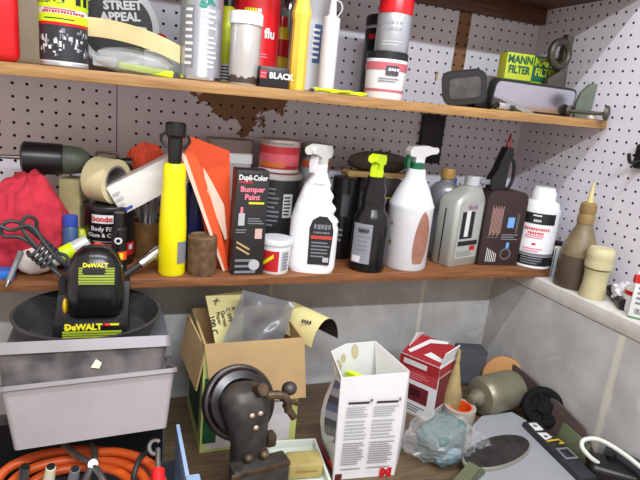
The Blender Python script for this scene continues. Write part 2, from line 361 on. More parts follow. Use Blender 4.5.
b = MB(); b.box((0, 0, .024), (.082, .06, .048), P('box_grey', (188, 190, 192)), bev=.004); b.build('body', t)
b = MB(); b.box((0, 0, .056), (.086, .064, .016), lime, bev=.004); b.build('lid', t); b = MB(); b.ball((-.012, -.01, .068), (.014, .014, .012), red); b.build('knob', t)
# silver aerosol with teal lettering
x, y, z, r = upper(201, -.228, 42, 40); t = thing('aerosol_can', 'tall silver aerosol with teal letters and white small print', 'aerosol can', (x, y, z), face(x, y))
can_body(t, r, .23, mat('can_silver', (176, 178, 186), .3, .7, .03), chrome); cap_cyl(t, r*.7, .2298, .262, white)
b = MB(); teal = P('teal_print', (30, 128, 112)); b.text('gk', .036, teal, (.1, .163), r=r*.985, bold=.08); b.text('gk', .02, teal, (.25, .132), r=r*.985, bold=.06)
b.lines(4, .000, .026, .082, .118, ltext, r=r*.985); b.lines(7, .002, .028, .02, .075, ltext, r=r*.985); b.patch(r*.985, -.75, -.35, .02, .12, gtext); b.lines(9, -.028, -.012, .022, .118, ltext, r=r*.985, e=.001); b.build('label', t)
x, y, z, r = upper(226, -.17, 13); t = thing('squeeze_tube', 'slim yellow green tube between silver can and small jar', 'tube', (x, y, z), face(x, y))
b = MB(); b.lathe([(.013, 0), (.0145, .003), (.0145, .13), (.010, .138)], P('olive_lime', (178, 186, 30)), 24); b.build('body', t); cap_cyl(t, .0105, .138, .165, black)
b = MB(); b.patch(.0145, -.9, .9, .004, .036, lgrey); b.lines(5, -.01, .01, .006, .034, dtext, r=.0145); b.build('label', t)
# small jar
x, y, z, r = upper(245, -.245, 30, 50); t = thing('pill_jar', 'small jar with white lid and dark sediment at its bottom', 'jar', (x, y, z), face(x, y))
jarm = mat('jar_grey', (190, 186, 182), .25, .25, .05, 20); b = MB(); b.lathe([(r*.96, 0), (r, .003), (r, .104), (r*.95, .106)], jarm, 32); b.build('body', t)
b = MB(); b.lathe([(r*1.08, .101), (r*1.08, .118), (r*1.02, .1215)], white, 36); b.build('lid', t)
b = MB(); n = 26; vv = []; sed = P('sediment', (66, 52, 44))
for k in range(n+1):
    a = -1.55+3.1*k/n; hh = .011+.007*noise.noise(Vector((k*.45, 3, 1)))+.004*abs(math.sin(a*2))
    for q in (.003, hh): vv.append(((r+.0005)*math.sin(a), -(r+.0005)*math.cos(a), q))
b.add(vv, [(2*k, 2*k+2, 2*k+3, 2*k+1) for k in range(n)], sed); b.build('sediment', t)
# red spray can
x, y, z, r = upper(256, -.165, 46, 35); t = thing('aerosol_can', 'red aerosol with white lettering behind the small white lidded jar', 'aerosol can', (x, y, z), face(x, y))
can_body(t, r, .225, red, red); cap_cyl(t, r*.75, .2248, .26, red)
b = MB(); b.glyphs(5, -.024, .000, .130, .138, yprint, r=r*.985); b.glyphs(2, .000, .008, .130, .138, ltext, r=r*.985); b.text('y flu', .017, ltext, (.42, .096), r=r*.985, bold=.05); b.lines(2, .000, .03, .052, .062, pink, r=r*.985); b.build('label', t)
x, y, z, r = upper(273, -.262, 29, 75); t = thing('small_box', 'small black box reading BLACK at the shelf edge', 'box', (x, y, z), face(x, y, .3))
b = MB(); b.box((0, 0, .0175), (2*r, .03, .035), black, bev=.001); b.build('body', t)
b = MB(); b.text('BLACK', .010, ltext, (.012, .020), -.015, bold=.06); b.quad(-.026, -.014, .014, .028, -.015, rtext); b.lines(2, -.025, -.015, .015, .026, pink, -.015); b.build('label', t)
x, y, z, r = upper(279, -.135, 15); t = thing('oil_bottle', 'narrow red and yellow bottle behind the red aerosol', 'bottle', (x+.012, y+.04, z), face(x, y))
b = MB(); b.lathe([(.02, 0), (.021, .003), (.021, .10), (.012, .125)], P('warm_yellow', (222, 184, 24)), 24); b.patch(.021, -1.5, 1.5, .066, .1, red); b.patch(.021, -1.5, 1.5, .01, .03, dtext); b.build('body', t); cap_cyl(t, .012, .125, .145, red)
x, y, z, r = upper(286, -.05, 16); t = thing('aerosol_can', 'plain grey can mostly hidden left of the tall yellow bottle', 'aerosol can', (x, y, z), face(x, y))
can_body(t, .021, .2, mat('can_grey', (140, 142, 146), .35, .5, .04), chrome); cap_cyl(t, .016, .1998, .225, lgrey)
# yellow tall bottle
x, y, z, r = upper(299, -.248, 18, 50); t = thing('fuel_additive_bottle', 'tall slim faceted yellow bottle standing at the shelf edge', 'bottle', (x, y, z), face(x, y))
ym = mat('butter_yellow', (232, 200, 74), .4, 0, .04); b = MB(); b.lathe([(r*.92, 0), (r, .004), (r*.92, .12), (r*1.05, .128), (r*1.05, .135), (r*.8, .15), (r*.7, .17)], ym, 8); b.build('body', t); cap_cyl(t, r*.75, .17, .2, ym, seg=16)
x, y, z, r = upper(308, -.17, 38, 40); t = thing('aerosol_can', 'pale grey can with maroon and blue label behind yellow bottle', 'aerosol can', (x, y, z), face(x, y))
can_body(t, r, .21, lgrey, chrome); cap_cyl(t, r*.55, .2098, .245, grey)
b = MB(); b.patch(r*.985, -1.1, -.15, .06, .15, maroon); b.patch(r*.985, .3, 1.0, .055, .125, P('slate_blue', (66, 92, 140))); b.lines(6, .008, .024, .06, .12, ltext, r=r*.985, e=.0012); b.lines(5, -.024, -.006, .015, .055, gtext, r=r*.985); b.build('label', t)
x, y, z, r = upper(329, -.236, 17, 50); t = thing('caulk_tube', 'white caulking tube with grey nozzle standing beside the mottled can', 'caulk tube', (x, y, z), face(x, y))
b = MB(); b.lathe([(r*.97, 0), (r, .002), (r, .135), (r*.5, .139), (r*.42, .155), (r*.2, .2)], P('tube_white', (206, 206, 208)), 28); b.build('body', t)
b = MB(); b.tube([(.010, -.004, .138), (.017, -.006, .150), (.014, -.005, .162), (.004, -.003, .166)], .0016, lgrey); b.build('pull_ring', t)
# fluorescent line
x, y, z, r = upper(341, -.262, 52, 88); t = thing('string_line', 'flat hank of fluorescent lime and orange string on the shelf edge', 'string', (x, y, z+.0005), 0)
for nm, m, o in (('lime_strand', P('fluoro_lime', (206, 236, 24)), 0), ('orange_strand', P('fluoro_orange', (240, 120, 50)), .005)):
    b = MB()
    for k in range(4): b.tube([(-r+2*r*i/8+.004*math.sin(k*2+i), .006*math.sin(i*1.7+k)+o, .002+.0018*k*(1 if k < 3 else .5)+.0007*math.sin(i*2.3+k)) for i in range(9 if not o else 7)][(0 if not o else 3):], .0018, m, 6)
    b.build(nm, t)
# white tub + red/silver spray on it
x, y, z, r = upper(385, -.228, 41, 78); tubx = (x, y); t = thing('putty_tub', 'white tub with black lid and pink bands under the red capped can', 'tub', (x, y, z), face(x, y))
b = MB(); b.lathe([(r*.9, 0), (r*.93, .003), (r*.99, .074), (r*.97, .0745)], white, 40); b.build('body', t)
b = MB(); b.lathe([(r*1.0, .0745), (r*1.0, .086), (r*.96, .088)], black, 40); b.build('lid', t)
b = MB(); pk = P('dusty_pink', (188, 96, 104)); b.patch(r*.93, -1.5, 1.5, .054, .068, pk, sx=1, e=.0035); b.patch(r*.93, -1.5, 1.5, .013, .018, pk, e=.0012); b.patch(r*.93, .0, .62, .044, .062, P('charcoal_print', (70, 66, 76)), e=.0045); b.glyphs(4, .004, .024, .052, .058, ltext, r=r*.93, e=.0052)
b.lines(2, -.012, .03, .030, .040, gtext, r=r*.93, e=.0034); b.build('label', t); ztub = z+.0882
rr = mpx(34, on(391, 40, 1, -.228))/2
t = thing('spray_paint_can', 'silver spray can with red cap standing on the white tub', 'aerosol can', (x+.006, y, ztub), face(x, y))
b = MB(); b.lathe([(rr*.95, 0), (rr, .003), (rr, .068), (rr*.97, .071)], silver, 36); b.build('body', t); cap_cyl(t, rr*1.0, .071, .13, red)
b = MB(); b.glyphs(5, -.022, .018, .050, .057, P('emboss_grey', (148, 150, 156)), r=rr); b.glyphs(5, -.022, .018, .039, .046, P('emboss_grey', (148, 150, 156)), r=rr); b.lines(2, -.02, .02, .01, .022, lgrey, r=rr); b.build('label', t)
x, y, z, r = upper(386, -.13, 44, 60); t = thing('aerosol_can', 'grey can with black top standing behind the white tub', 'aerosol can', (x-.004, y, z), face(x, y))
b = MB(); b.lathe([(r*.95, 0), (r, .003), (r, .05), (r, .142), (r*.9, .15)], lgrey, 36, ms=[black, black, black, lgrey, lgrey]); b.patch(r, -.9, -.55, .12, .13, rtext); b.build('body', t); cap_cyl(t, r*1.02, .15, .17, black)
# work light
def rr2(w, h, c, n=6, tl=0):
    o = []
    for cx, cz, a0 in ((w/2-c, h/2-c, 0), (-w/2+c, h/2-c, 90), (-w/2+c, -h/2+c, 180), (w/2-c, -h/2+c, 270)):
        for k in range(n+1): a = R(a0+90*k/n); o.append((cx+c*math.cos(a), cz+c*math.sin(a)))
    return o[::-1]
p = on(464, 87, 1, -.235); x, y = p.x, p.y; z = ZU(x); t = thing('fog_lamp', 'small rectangular black framed lamp leaning beside the car mirror', 'lamp', (x, y, z), face(x, y, .8))
M = Matrix.Translation((0, 0, .040)) @ Matrix.Rotation(R(-11), 4, 'Y') @ Matrix.Rotation(R(10), 4, 'X')
b = MB(); b.prism(rr2(.088, .066, .017), -.010, .022, dark, M); b.prism(rr2(.072, .05, .014), .022, .040, dark, M); b.build('housing', t)
b = MB(); b.prism(rr2(.090, .068, .018), -.0135, -.0095, dark, M); b.build('bezel', t)
b = MB(); b.prism(rr2(.064, .042, .009), -.0148, -.0130, mat('lamp_lens', (84, 82, 80), .45, 0, .25, 40), M); b.build('lens', t)
b = MB(); b.box((0, .02, -.0335), (.03, .03, .012), black, bev=.003, M=Matrix.Translation((0, 0, .039))); b.build('foot', t)
# car mirror
p0 = on(493, 84, 1, -.235); p1 = on(574, 96, 1, -.222); pc = (p0+p1)/2; z = ZU(pc.x)
L = (p1-p0).length; t = thing('car_mirror', 'wide rear view car mirror lying upright along the upper shelf', 'mirror', (pc.x, pc.y, z), math.atan2(p1.y-p0.y, p1.x-p0.x))
hM = .064; M = Matrix.Translation((0, 0, hM/2+.0015)) @ Matrix.Rotation(R(9), 4, 'X')
b = MB(); b.prism(rr2(L, hM, .016), -.004, .016, dark, M); b.prism(rr2(L*.9, hM*.8, .016), .016, .026, dark, M); b.build('housing', t)
b = MB(); b.prism(rr2(L-.008, hM-.009, .013), -.0050, -.0041, mat('mirror_glass', (220, 220, 230), .22, 1, .02), M); b.build('glass', t)
b = MB(); b.cyl((L/2-.02, .01, .022), (L/2+.032, .012, .020), .006, dark); b.ball((L/2+.034, .012, .020), (.009, .009, .009), dark); b.build('arm', t)
# chrome sliver, dark clip
p = on(516, 101, 1, -.258); z = ZU(p.x); t = thing('wiper_blade', 'silver blade shaped piece lying in front of the car mirror', 'blade', (p.x, p.y, z), 0)
b = MB(); b.prism([(-.050, .024), (-.040, .026), (.048, .004), (.046, .0005), (.020, .0005)], -.004, .004, mat('dull_chrome', (176, 176, 170), .3, .8, .08)); b.build('blade', t)
b = MB(); b.box((-.032, -.002, .008), (.03, .012, .016), chrome, bev=.004); b.box((-.012, -.003, .006), (.018, .01, .012), dark, bev=.003); b.build('clip', t)
p = on(484, 96, 1, -.225); z = ZU(p.x); b = MB(); b.box((0, 0, .012), (.05, .04, .024), black, bev=.006); b.ball((.004, 0, .026), (.02, .018, .014), dark)
o = tag(b.build('socket_adapter'), 'black lump between the framed lamp and car mirror', 'adapter'); o.location = (p.x+.004, p.y+.02, z)
# filter box
p0 = on(503, 80, 1, -.14); p1 = on(556, 82, 1, -.155); pc = (p0+p1)/2; z = ZU(pc.x); H = on(529, 55, 1, -.135).z-z; L = (p1-p0).length
t = thing('filter_box', 'lime and green oil filter carton standing behind the car mirror', 'box', (pc.x+.006, pc.y+.02, z), math.atan2(p1.y-p0.y, p1.x-p0.x))
fl = P('filter_lime', (206, 220, 40)); fg = P('filter_green', (16, 104, 70)); b = MB(); b.box((0, 0, H/2), (L, .034, H), fl, bev=.001); b.build('carton', t)
s = (H*.44); b = MB(); b.quad(0, L/2, H-s, H, -.017, fg); b.quad(-L/2, 0, H-s-.017, H-s, -.017, fg); b.quad(-L/2, 0, 0, H-s-.017, -.017, fl)
for cx, m in ((-L/4, fg), (L/4, fl)): b.text('MANN', .0175, m, (cx, H-.015), -.017, e=.0014, sx=.93, bold=.05); b.text('FILTER', .0175, m, (cx, H-.038), -.017, e=.0014, sx=.82, bold=.05)
b.build('label', t)
# bracket with ring, plate, bolt
gun = mat('gun_metal', (92, 88, 78), .5, .7, .2, 50)
p = on(559, 62, 1, -.170); z = ZU(p.x); t = thing('clamp_bracket', 'dark metal bracket with ring shaped head standing behind mirror', 'bracket', (p.x, p.y, z), R(-8))
hz = p.z-z+.012; b = MB(); b.prism([(-.030, 0), (.030, 0), (.024, hz*.45), (.020, hz*.8), (.022, hz+.048), (.004, hz+.050), (.0, hz*.75), (-.026, hz*.62)], -.010, .010, gun); b.build('post', t)
b = MB(); b.tube([(-.012+.027*math.cos(a), -.014+.006*math.cos(a), hz+.004+.027*math.sin(a)) for a in [2*PI*k/12 for k in range(12)]], .009, gun, 10, closed=True); b.build('ring', t)
b = MB(); b.cyl((.02, -.012, hz+.01), (.02, .014, hz+.01), .008, steel); b.cyl((-.037, -.012, hz-.01), (-.037, .012, hz-.01), .006, steel); b.build('bolt', t)
p = on(582, 112, 1, -.225); z = ZU(p.x); H = on(582, 82, 1, -.225).z-z; b = MB(); b.prism([(-.020, 0), (.014, 0), (.021, H*.3), (.023, H), (.006, H*.98), (-.014, H*.72), (-.022, H*.4)], -.004, .004, mat('plate_green', (112, 120, 108), .5, .5, .1), Matrix.Rotation(R(-10), 4, 'Z'))
o = tag(b.build('metal_plate'), 'flat grey green metal plate behind the knobbed bolt', 'plate'); o.location = (p.x, p.y, z)
p = on(580, 108, 1, -.252); q = on(606, 109, 1, -.296); z = ZU(p.x)
t = thing('wing_bolt', 'dark bolt with flat round knob poking off the right end of upper shelf', 'bolt', (p.x, p.y, z), math.atan2(q.y-p.y, q.x-p.x))
Lb = math.hypot(q.x-p.x, q.y-p.y); zc = .0135; b = MB(); b.cyl((-.022, 0, zc), (Lb, 0, zc), .0042, gun); b.build('shank', t); b = MB(); b.cyl((-.026, 0, zc), (-.018, 0, zc), .013, gun); b.build('nut', t)
b = MB(); M = Matrix.Translation((Lb, 0, zc+.002)) @ Matrix.Rotation(R(90), 4, 'Y'); b.lathe([(.007, -.003), (.017, 0), (.016, .007), (.006, .010)], gun, 20, M=M); b.build('knob', t)
p = on(596, 112, 1, -.268); z = ZU(p.x); b = MB(); b.box((0, 0, .007), (.026, .014, .014), white, bev=.003); o = tag(b.build('plastic_clip'), 'tiny white plastic piece at the right end of upper shelf', 'clip'); o.location = (p.x-.006, p.y, z)
# things on the walls
p = on(637, 156, 0, -.006); t = thing('wall_hook', 'black hook on the right pegboard at the picture edge', 'hook', (-.0005, p.y, p.z), 0)
b = MB(); b.box((-.006, -.012, 0), (.012, .03, .052), black, bev=.004); b.build('plate', t); b = MB(); b.tube([(-.01, -.012, -.01), (-.035, -.012, -.014), (-.045, -.012, .004)], .004, black); b.build('arm', t)
p = on(436, 76, 1, 0); b = MB(); b.ball((0, -.003, 0), (.003, .003, .012), tan); b.cyl((0, -.006, .008), (0, 0, .009), .0015, steel); o = tag(b.build('hanging_tag'), 'tiny tan scrap pinned on the pegboard above the lamp', 'tag'); o.location = p
p0 = on(434, 115, 1, -.004); p1 = on(434, 163, 1, -.004); t = thing('tool_holder', 'flat black holder hung on the pegboard behind white trigger bottle', 'tool holder', (p0.x-.002, -.009, p1.z), 0)
H = p0.z-p1.z; b = MB(); b.box((0, 0, H/2), (mpx(25, p0), .017, H), dark, bev=.003); b.build('plate', t); b = MB(); b.box((0, -.012, H*.25), (.03, .014, .01), dark, bev=.002); b.build('clip', t)
# ================================================================== LOWER SHELF
def trig(t, z0, m_head, m_col, m_trig, s=1, M=None, rot=0, trot=0):     # trigger sprayer: collar, head with nozzle, lever
    Mz = Matrix.Translation((0, 0, z0)) @ Matrix.Rotation(rot, 4, 'Z') @ Matrix.Scale(s, 4)
    b = MB(); b.lathe([(.0155, 0), (.0165, .003), (.0165, .018), (.013, .020)], m_col, 24, M=Mz); b.build('collar', t)
    b = MB(); b.prism([(-.013, .018), (.012, .018), (.013, .032), (.030, .034), (.034, .046), (.026, .058), (-.020, .062), (-.046, .056), (-.048, .044), (-.030, .040), (-.015, .034)], -.0115, .0115, m_head, Mz); b.build('spray_head', t)
    b = MB(); b.lathe([(.008, -.006), (.009, 0), (.009, .008)], m_head, 14, M=Mz @ Matrix.Translation((-.048, 0, .050)) @ Matrix.Rotation(R(-90), 4, 'Y')); b.build('nozzle', t)
    b = MB(); b.prism([(-.020, .040), (-.030, .038), (-.036, .022), (-.033, .004), (-.028, .004), (-.026, .022)], -.007, .007, m_trig, Mz @ Matrix.Rotation(trot, 4, 'Z')); b.build('trigger', t)
# red cloth heap
x, y, z = -1.213, -.165, ZL; redcloth = mat('red_cloth', (188, 42, 60), .95, 0, .12, 60, bump=.6)
def fold(d, q):
    n1 = noise.noise(Vector((d.x*1.7+5, d.y*1.7, d.z*1.3+2))); a = math.atan2(d.y, d.x)
    n2 = 1-abs(noise.noise(Vector((d.x*2.6+d.z*2.2+1, d.y*2.6, d.z*1.4-d.x*2.0))))*2
    k = 1+.16*n1+.15*(n2-.5)*(1-.4*abs(d.z)); q = q*k
    if d.z > 0: q.x *= 1-.42*d.z; q.x += .010*d.z
    q.z = max(q.z, -.070); return q
b = MB(); b.ball((0, 0, .070), (.083, .062, .103), redcloth, fold, 80, 50); o = tag(b.build('shop_rag', sharp=60), 'crumpled red cloth heaped at the left end of lower shelf', 'cloth'); o.location = (x, y, z)
# tan block and cream tape
p = on(75, 217, 1, -.11); zt = on(75, 178, 1, -.11).z; t = thing('tan_box', 'tall tan block standing right of the red cloth', 'box', (p.x, -.105, ZL), R(-20))
b = MB(); b.box((0, 0, (zt-ZL)/2), (.040, .05, zt-ZL), P('khaki', (176, 168, 120), .7), bev=.003); b.build('block', t)
# black filler can
x, zt, r = at(109, 262, -.15, 47, 109, 203); canx, cany, cant = x, -.15, zt
t = thing('filler_can', 'black can of body filler with white oval label behind the battery', 'can', (x, cany, ZL), face(x, cany)); H = zt-ZL
b = MB(); b.lathe([(r*.97, 0), (r, .003), (r, H-.012), (r*1.02, H-.010), (r*1.02, H-.002), (r, H)], P('can_black', (26, 24, 26), .35), 40); b.build('body', t)
b = MB(); b.patch(r, -1.4, 1.4, .02, H*.40, rtext); b.patch(r, -.68, .16, H-.030, H-.014, ltext, .0007)
b.text('bondo', .010, rtext, (-.26, H-.022), r=r, bold=.06, e=.0012); b.text('Body Filler', .0085, ltext, (-.16, H-.041), r=r); b.text('Glaze & Cement', .0075, ltext, (-.1, H-.053), r=r); b.lines(2, -.03, .04, H-.074, H-.062, gtext, r=r)
for k in range(9): a = random.uniform(-1, 1); q = random.uniform(.025, .05); b.patch(r, a, a+.15, q, q+.01, random.choice([ltext, dtext, red]), .001)
b.build('label', t)
# masking tape roll standing on the can
x, zt, r = at(106, 203, -.15, 42, 106, 164); rt = .0425; tm = mat('masking_tape', (212, 202, 158), .7, 0, .04); t = thing('masking_tape_roll', 'cream masking tape roll standing on edge on the filler can', 'tape', (canx-.004, cany+.004, cant+.0005), R(50))
M = Matrix.Translation((0, 0, rt)) @ Matrix.Rotation(R(-90), 4, 'X')
b = MB(); seg = 40
def ring(b, r0, r1, w, m, M, seg=40):
    vs = []
    for rr_, zz in ((r1, -w), (r1, w), (r0, w), (r0, -w)):
        for k in range(seg): a = 2*PI*k/seg; vs.append((rr_*math.cos(a), rr_*math.sin(a), zz))
    fs = [(j*seg+k, j*seg+(k+1) % seg, ((j+1) % 4)*seg+(k+1) % seg, ((j+1) % 4)*seg+k) for j in range(4) for k in range(seg)]
    b.add(vs, fs, m, M)
ring(b, .031, rt, .023, tm, M); b.build('tape', t); b = MB(); ring(b, .027, .0308, .0232, P('core_grey', (120, 116, 116), .7), M); b.build('core', t)
# glass of pens
x, zt, r = at(147, 256, -.115, 30, 147, 222); t = thing('pen_glass', 'amber glass of pens and bits behind the yellow bottle', 'glass', (x, -.115, ZL), face(x, -.115)); H = .075
b = MB(); b.lathe([(r*.9, 0), (r*.95, .003), (r, H), (r*.93, H), (r*.88, .006), (.001, .005)], mat('amber_glass', (140, 104, 62), .15, 0, .2, 40, alpha=.7), 30, cap=False); b.build('glass', t)
for k in range(6):
    a = k*1.05; b = MB(); b.cyl((.008*math.cos(a), .008*math.sin(a), .008), (.021*math.cos(a+.3), .018*math.sin(a+.3), .118+.010*(k % 3)), .0032, [steel, lgrey, grey][k % 3], 8, .0026)
    o = tag(b.build('pen'), '%s stick standing in the amber glass' % ['bright steel', 'pale', 'dark grey'][k % 3], 'pen', 'sticks in the amber glass'); o.location = (x, -.115, ZL); o.rotation_euler.z = face(x, -.115)
# white carton tilted over them
cx0 = on(122, 200, 1, -.17); cx1 = on(164, 178, 1, -.15); t = thing('white_carton', 'white carton with blue stripe tilted over the tape and pens', 'box', cx0, 0)
dv = (cx1-cx0); ang = math.atan2(dv.z, dv.x)+R(2); Lc = dv.length+.06; M = Matrix.Rotation(-ang, 4, 'Y')
b = MB(); b.box((Lc/2-.012, .01, .006), (Lc, .050, .058), P('carton_white', (224, 222, 216), .6), M, bev=.001); b.build('carton', t)
b = MB(); b.quad(-.008, .012, -.018, -.013, -.0175, blue, .0006, M); b.lines(3, -.008, .006, -.010, .024, lgrey, -.0175, M=M); b.build('label', t)
# orange knit ball on the carton
p = on(147, 160, 1, -.105); orknit = mat('orange_knit', (206, 72, 42), .95, 0, .15, 160, bump=.6)
b = MB(); b.ball((0, 0, 0), (.037, .034, .036), orknit, lambda d, q: q*(1+.045*math.sin(22*math.atan2(d.y, d.x)+6*d.z)+.09*noise.noise(d*2)), 66, 24); o = tag(b.build('knit_glove', sharp=80), 'orange knitted bundle beside the long black tool', 'knitwear'); o.location = p+Vector((0, .012, -.004))
# long black tool lying along the top
p0 = on(22, 164, 1, -.125); p1 = on(132, 160, 1, -.125); t = thing('heat_tool', 'long black barrel tool with grey collar lying above red cloth', 'tool', (p0.x, -.125, (p0.z+p1.z)/2+.003), 0)
Lt = p1.x-p0.x; M = Matrix.Rotation(R(90), 4, 'Y'); s_ = Lt/110
b = MB(); b.lathe([(.025, 0), (.030, .004), (.029, s_*38), (.027, s_*40)], black, 28, M=M); b.build('barrel', t)
b = MB(); b.lathe([(.0265, s_*40), (.0275, s_*44), (.024, s_*58), (.013, s_*66)], P('collar_green', (70, 78, 66), .5), 28, M=M); b.build('collar', t)
b = MB(); b.lathe([(.012, s_*65), (.0085, s_*72), (.0085, s_*98), (.011, s_*110)], black, 20, M=M); b.build('rod', t); b = MB(); b.lathe([(.0035, -.035), (.0045, 0.001)], steel, 12, M=M); b.build('tip', t)
b = MB(); b.tube([(s_*72, 0, .010), (s_*76, 0, .017), (s_*92, 0, .017), (s_*96, 0, .009)], .0028, brass); b.build('clip', t)
# small stuff in front of the red cloth
x, zt, r = at(68, 250, -.205, 15, 68, 216); t = thing('glue_bottle', 'small blue capped bottle right of the red cloth', 'bottle', (x+.004, -.200, ZL), face(x, -.2)); H = zt-ZL
b = MB(); b.lathe([(r*.95, 0), (r, .003), (r, H-.022), (r*.8, H-.018)], P('steel_blue', (50, 78, 116)), 24); b.build('body', t); cap_cyl(t, r*.95, H-.018, H, blue)
x, zt, r = at(81, 240, -.17, 14, 81, 218); b = MB(); b.lathe([(r*.95, 0), (r, .003), (r, .06), (r*.6, .068)], P('olive_lime', (150, 160, 40)), 20); o = tag(b.build('squeeze_bottle'), 'little olive green bottle behind the lime tipped tube', 'bottle'); o.location = (x, -.165, ZL)
p = on(75, 248, 1, -.225); t = thing('lime_tube', 'fat white tube with lime green band lying tilted beside battery', 'tube', p, R(12)); M = Matrix.Rotation(R(62), 4, 'Y')
b = MB(); b.lathe([(.0115, -.030), (.0130, -.026), (.0130, .010), (.011, .025)], mat('tube_silver', (190, 192, 186), .35, .1, .08), 26, M=M); b.build('body', t); b = MB(); b.lathe([(.0136, -.024), (.0136, -.002)], lime, 26, M=M, cap=False); b.build('band', t)
p = on(38, 262, 1, -.222); t = thing('light_bulb', 'white pear shaped bulb lying in front of the red cloth', 'bulb', (p.x, -.222, ZL+.0245), R(8)); M = Matrix.Rotation(R(84), 4, 'Y')
b = MB(); b.lathe([(.004, -.034), (.015, -.029), (.023, -.016), (.0245, -.002), (.022, .012), (.015, .028), (.012, .036)], P('bulb_white', (232, 226, 222), .3), 30, M=M); b.build('globe', t); b = MB(); b.lathe([(.0122, .036), (.012, .052), (.006, .056)], steel, 20, M=M); b.build('screw_base', t)
p = on(6, 267, 1, -.23); b = MB(); b.box((0, 0, .007), (.05, .03, .014), P('sky_blue', (40, 110, 200)), bev=.002); o = tag(b.build('blue_box'), 'flat blue box at the far left end of lower shelf', 'box'); o.location = (p.x-.010, -.236, ZL)
t = thing('scribe_pen', 'dark slim pen leaning on the shelf edge beside the blue box', 'pen', on(6, 287, 1, -.292), 0); q = on(21, 252, 1, -.245)-t.location
b = MB(); b.cyl(q*.16, q, .0042, grey, 12, .005); b.build('barrel', t); b = MB(); b.cyl((0, 0, 0), q*.16, .0012, steel, 10, .0042); b.build('tip', t)
x, zt, r = at(119, 270, -.245, 15, 117, 214); t = thing('marker_bottle', 'slim black bottle with orange band and white letters behind battery', 'bottle', (x, -.232, ZL), face(x, -.23)); H = zt-ZL
b = MB(); b.lathe([(r*.95, 0), (r, .003), (r, H-.03), (r*.7, H-.026), (r*.7, H)], black, 22); b.build('body', t)
b = MB(); b.patch(r, -1.2, 1.2, .030, .046, orange); b.text('O', .012, ltext, (-.1, .066), r=r, bold=.06); b.glyphs(2, -.008, .008, .031, .045, yprint, r=r, e=.001); b.build('label', t)
p = on(103, 250, 1, -.235); b = MB(); b.prism([(-.018, -.02), (.016, -.03), (.012, .004), (-.012, .012)], 0, .004, P('orange_red', (240, 80, 40))); b.prism([(-.018, -.045), (.016, -.045), (.016, -.03), (-.018, -.02)], 0, .004, P('orange_red', (240, 80, 40))); o = tag(b.build('orange_card'), 'orange red card propped between filler can and battery', 'card'); o.location = (p.x-.002, -.218, ZL+.0453)
# yellow bottle with black pump
x, zt, r = at(171, 277, -.232, 26, 173, 163); H = zt-ZL; t = thing('yellow_bottle', 'tall bright yellow bottle with black pump top and side loops', 'bottle', (x, -.236, ZL), face(x, -.23, .6)); zt2 = on(174, 122, 1, -.236).z-ZL
b = MB(); b.lathe([(r*.90, 0), (r, .005), (r*1.0, H*.45), (r*.88, H*.72), (r*.82, H*.80), (r*.84, H*.90), (r*.80, H*.97), (r*.70, H)], yellow, 36, 1, .8); b.build('body', t)
b = MB(); b.patch(r, .35, 1.2, H*.12, H*.32, gtext, .0012, 1, .8); b.build('label', t)
b = MB(); b.lathe([(r*.42, H), (r*.48, H+.004), (r*.52, zt2-.028), (r*.72, zt2-.022), (r*.74, zt2-.004), (r*.6, zt2)], black, 24); b.build('pump', t)
for s_ in (-1, 1):
    b = MB(); b.tube([(s_*r*.42, 0, zt2-.018), (s_*r*.85, 0, zt2-.022), (s_*r*.98, 0, zt2-.034), (s_*r*.55, 0, zt2-.045)], .0026, black, 8); b.build('loop', t)
x, zt, r = at(195, 250, -.15, 19, 193, 170); H = zt-ZL; t = thing('blue_bottle', 'dark navy bottle with pinkish clear neck behind orange folder', 'bottle', (x, -.14, ZL), face(x, -.14))
b = MB(); b.lathe([(r*.95, 0), (r, .004), (r, H-.03), (r*.92, H-.026)], navy, 28); b.build('body', t); b = MB(); b.lathe([(r*.92, H-.026), (r*.9, H-.006), (r*.5, H)], P('pale_pink', (206, 176, 164), .4), 28); b.build('neck', t)
# rusty tin
x, zt, r = at(201, 277, -.234, 29, 202, 235); H = zt-ZL; rust = mat('rusty_tin', (126, 98, 68), .75, .2, .2, 70, col2=(84, 62, 44), bump=.3); t = thing('rusty_tin', 'small rusty brown tin with lid at the shelf edge', 'tin', (x, -.2335, ZL), 0)
b = MB(); b.lathe([(r*.97, 0), (r, .002), (r, H*.60), (r*.98, H*.61)], rust, 32); b.build('body', t); b = MB(); b.lathe([(r*.98, H*.61), (r*.99, H*.63), (r*.99, H*.97), (r*.92, H), (r*.86, H-.003)], rust, 32); b.build('lid', t)
# orange folder: bent card sheets standing on the shelf
orsheet = mat('orange_card', (236, 82, 26), .6, 0, .05, 8); paper = P('card_inside', (226, 196, 176), .7)
t = thing('orange_folder', 'bright orange folded card sheets standing behind the rusty tin', 'folder', (on(222, 270, 1, -.205).x, -.205, ZL), 0)
def sheet(pp, Y, m, th):
    b = MB(); b.slab([on(px, py, 1, Y+dy)-Vector(t.location) for px, py, dy in pp], th, m); return b
sheet([(214, 277, 0), (230.5, 275.5, 0), (229.5, 151, 0), (190, 136, .01), (192, 168, .006)], -.195, orsheet, .002).build('back_sheet', t)
sheet([(225, 277.5, 0), (227.5, 277.5, 0), (186, 156, 0), (182, 152, 0), (181, 155, 0)], -.224, paper, .0015).build('folded_edge', t)
sheet([(226, 277, 0), (229.5, 277, 0), (222, 236, 0), (203, 172, .008), (191, 143, .02), (184, 153, 0)], -.218, orsheet, .0015).build('front_sheet', t)
sheet([(225, 240, 0), (227, 238, 0), (224, 205, 0), (212, 182, 0), (203, 167, .004), (207, 192, 0)], -.212, paper, .0012).build('inner_sheet', t)
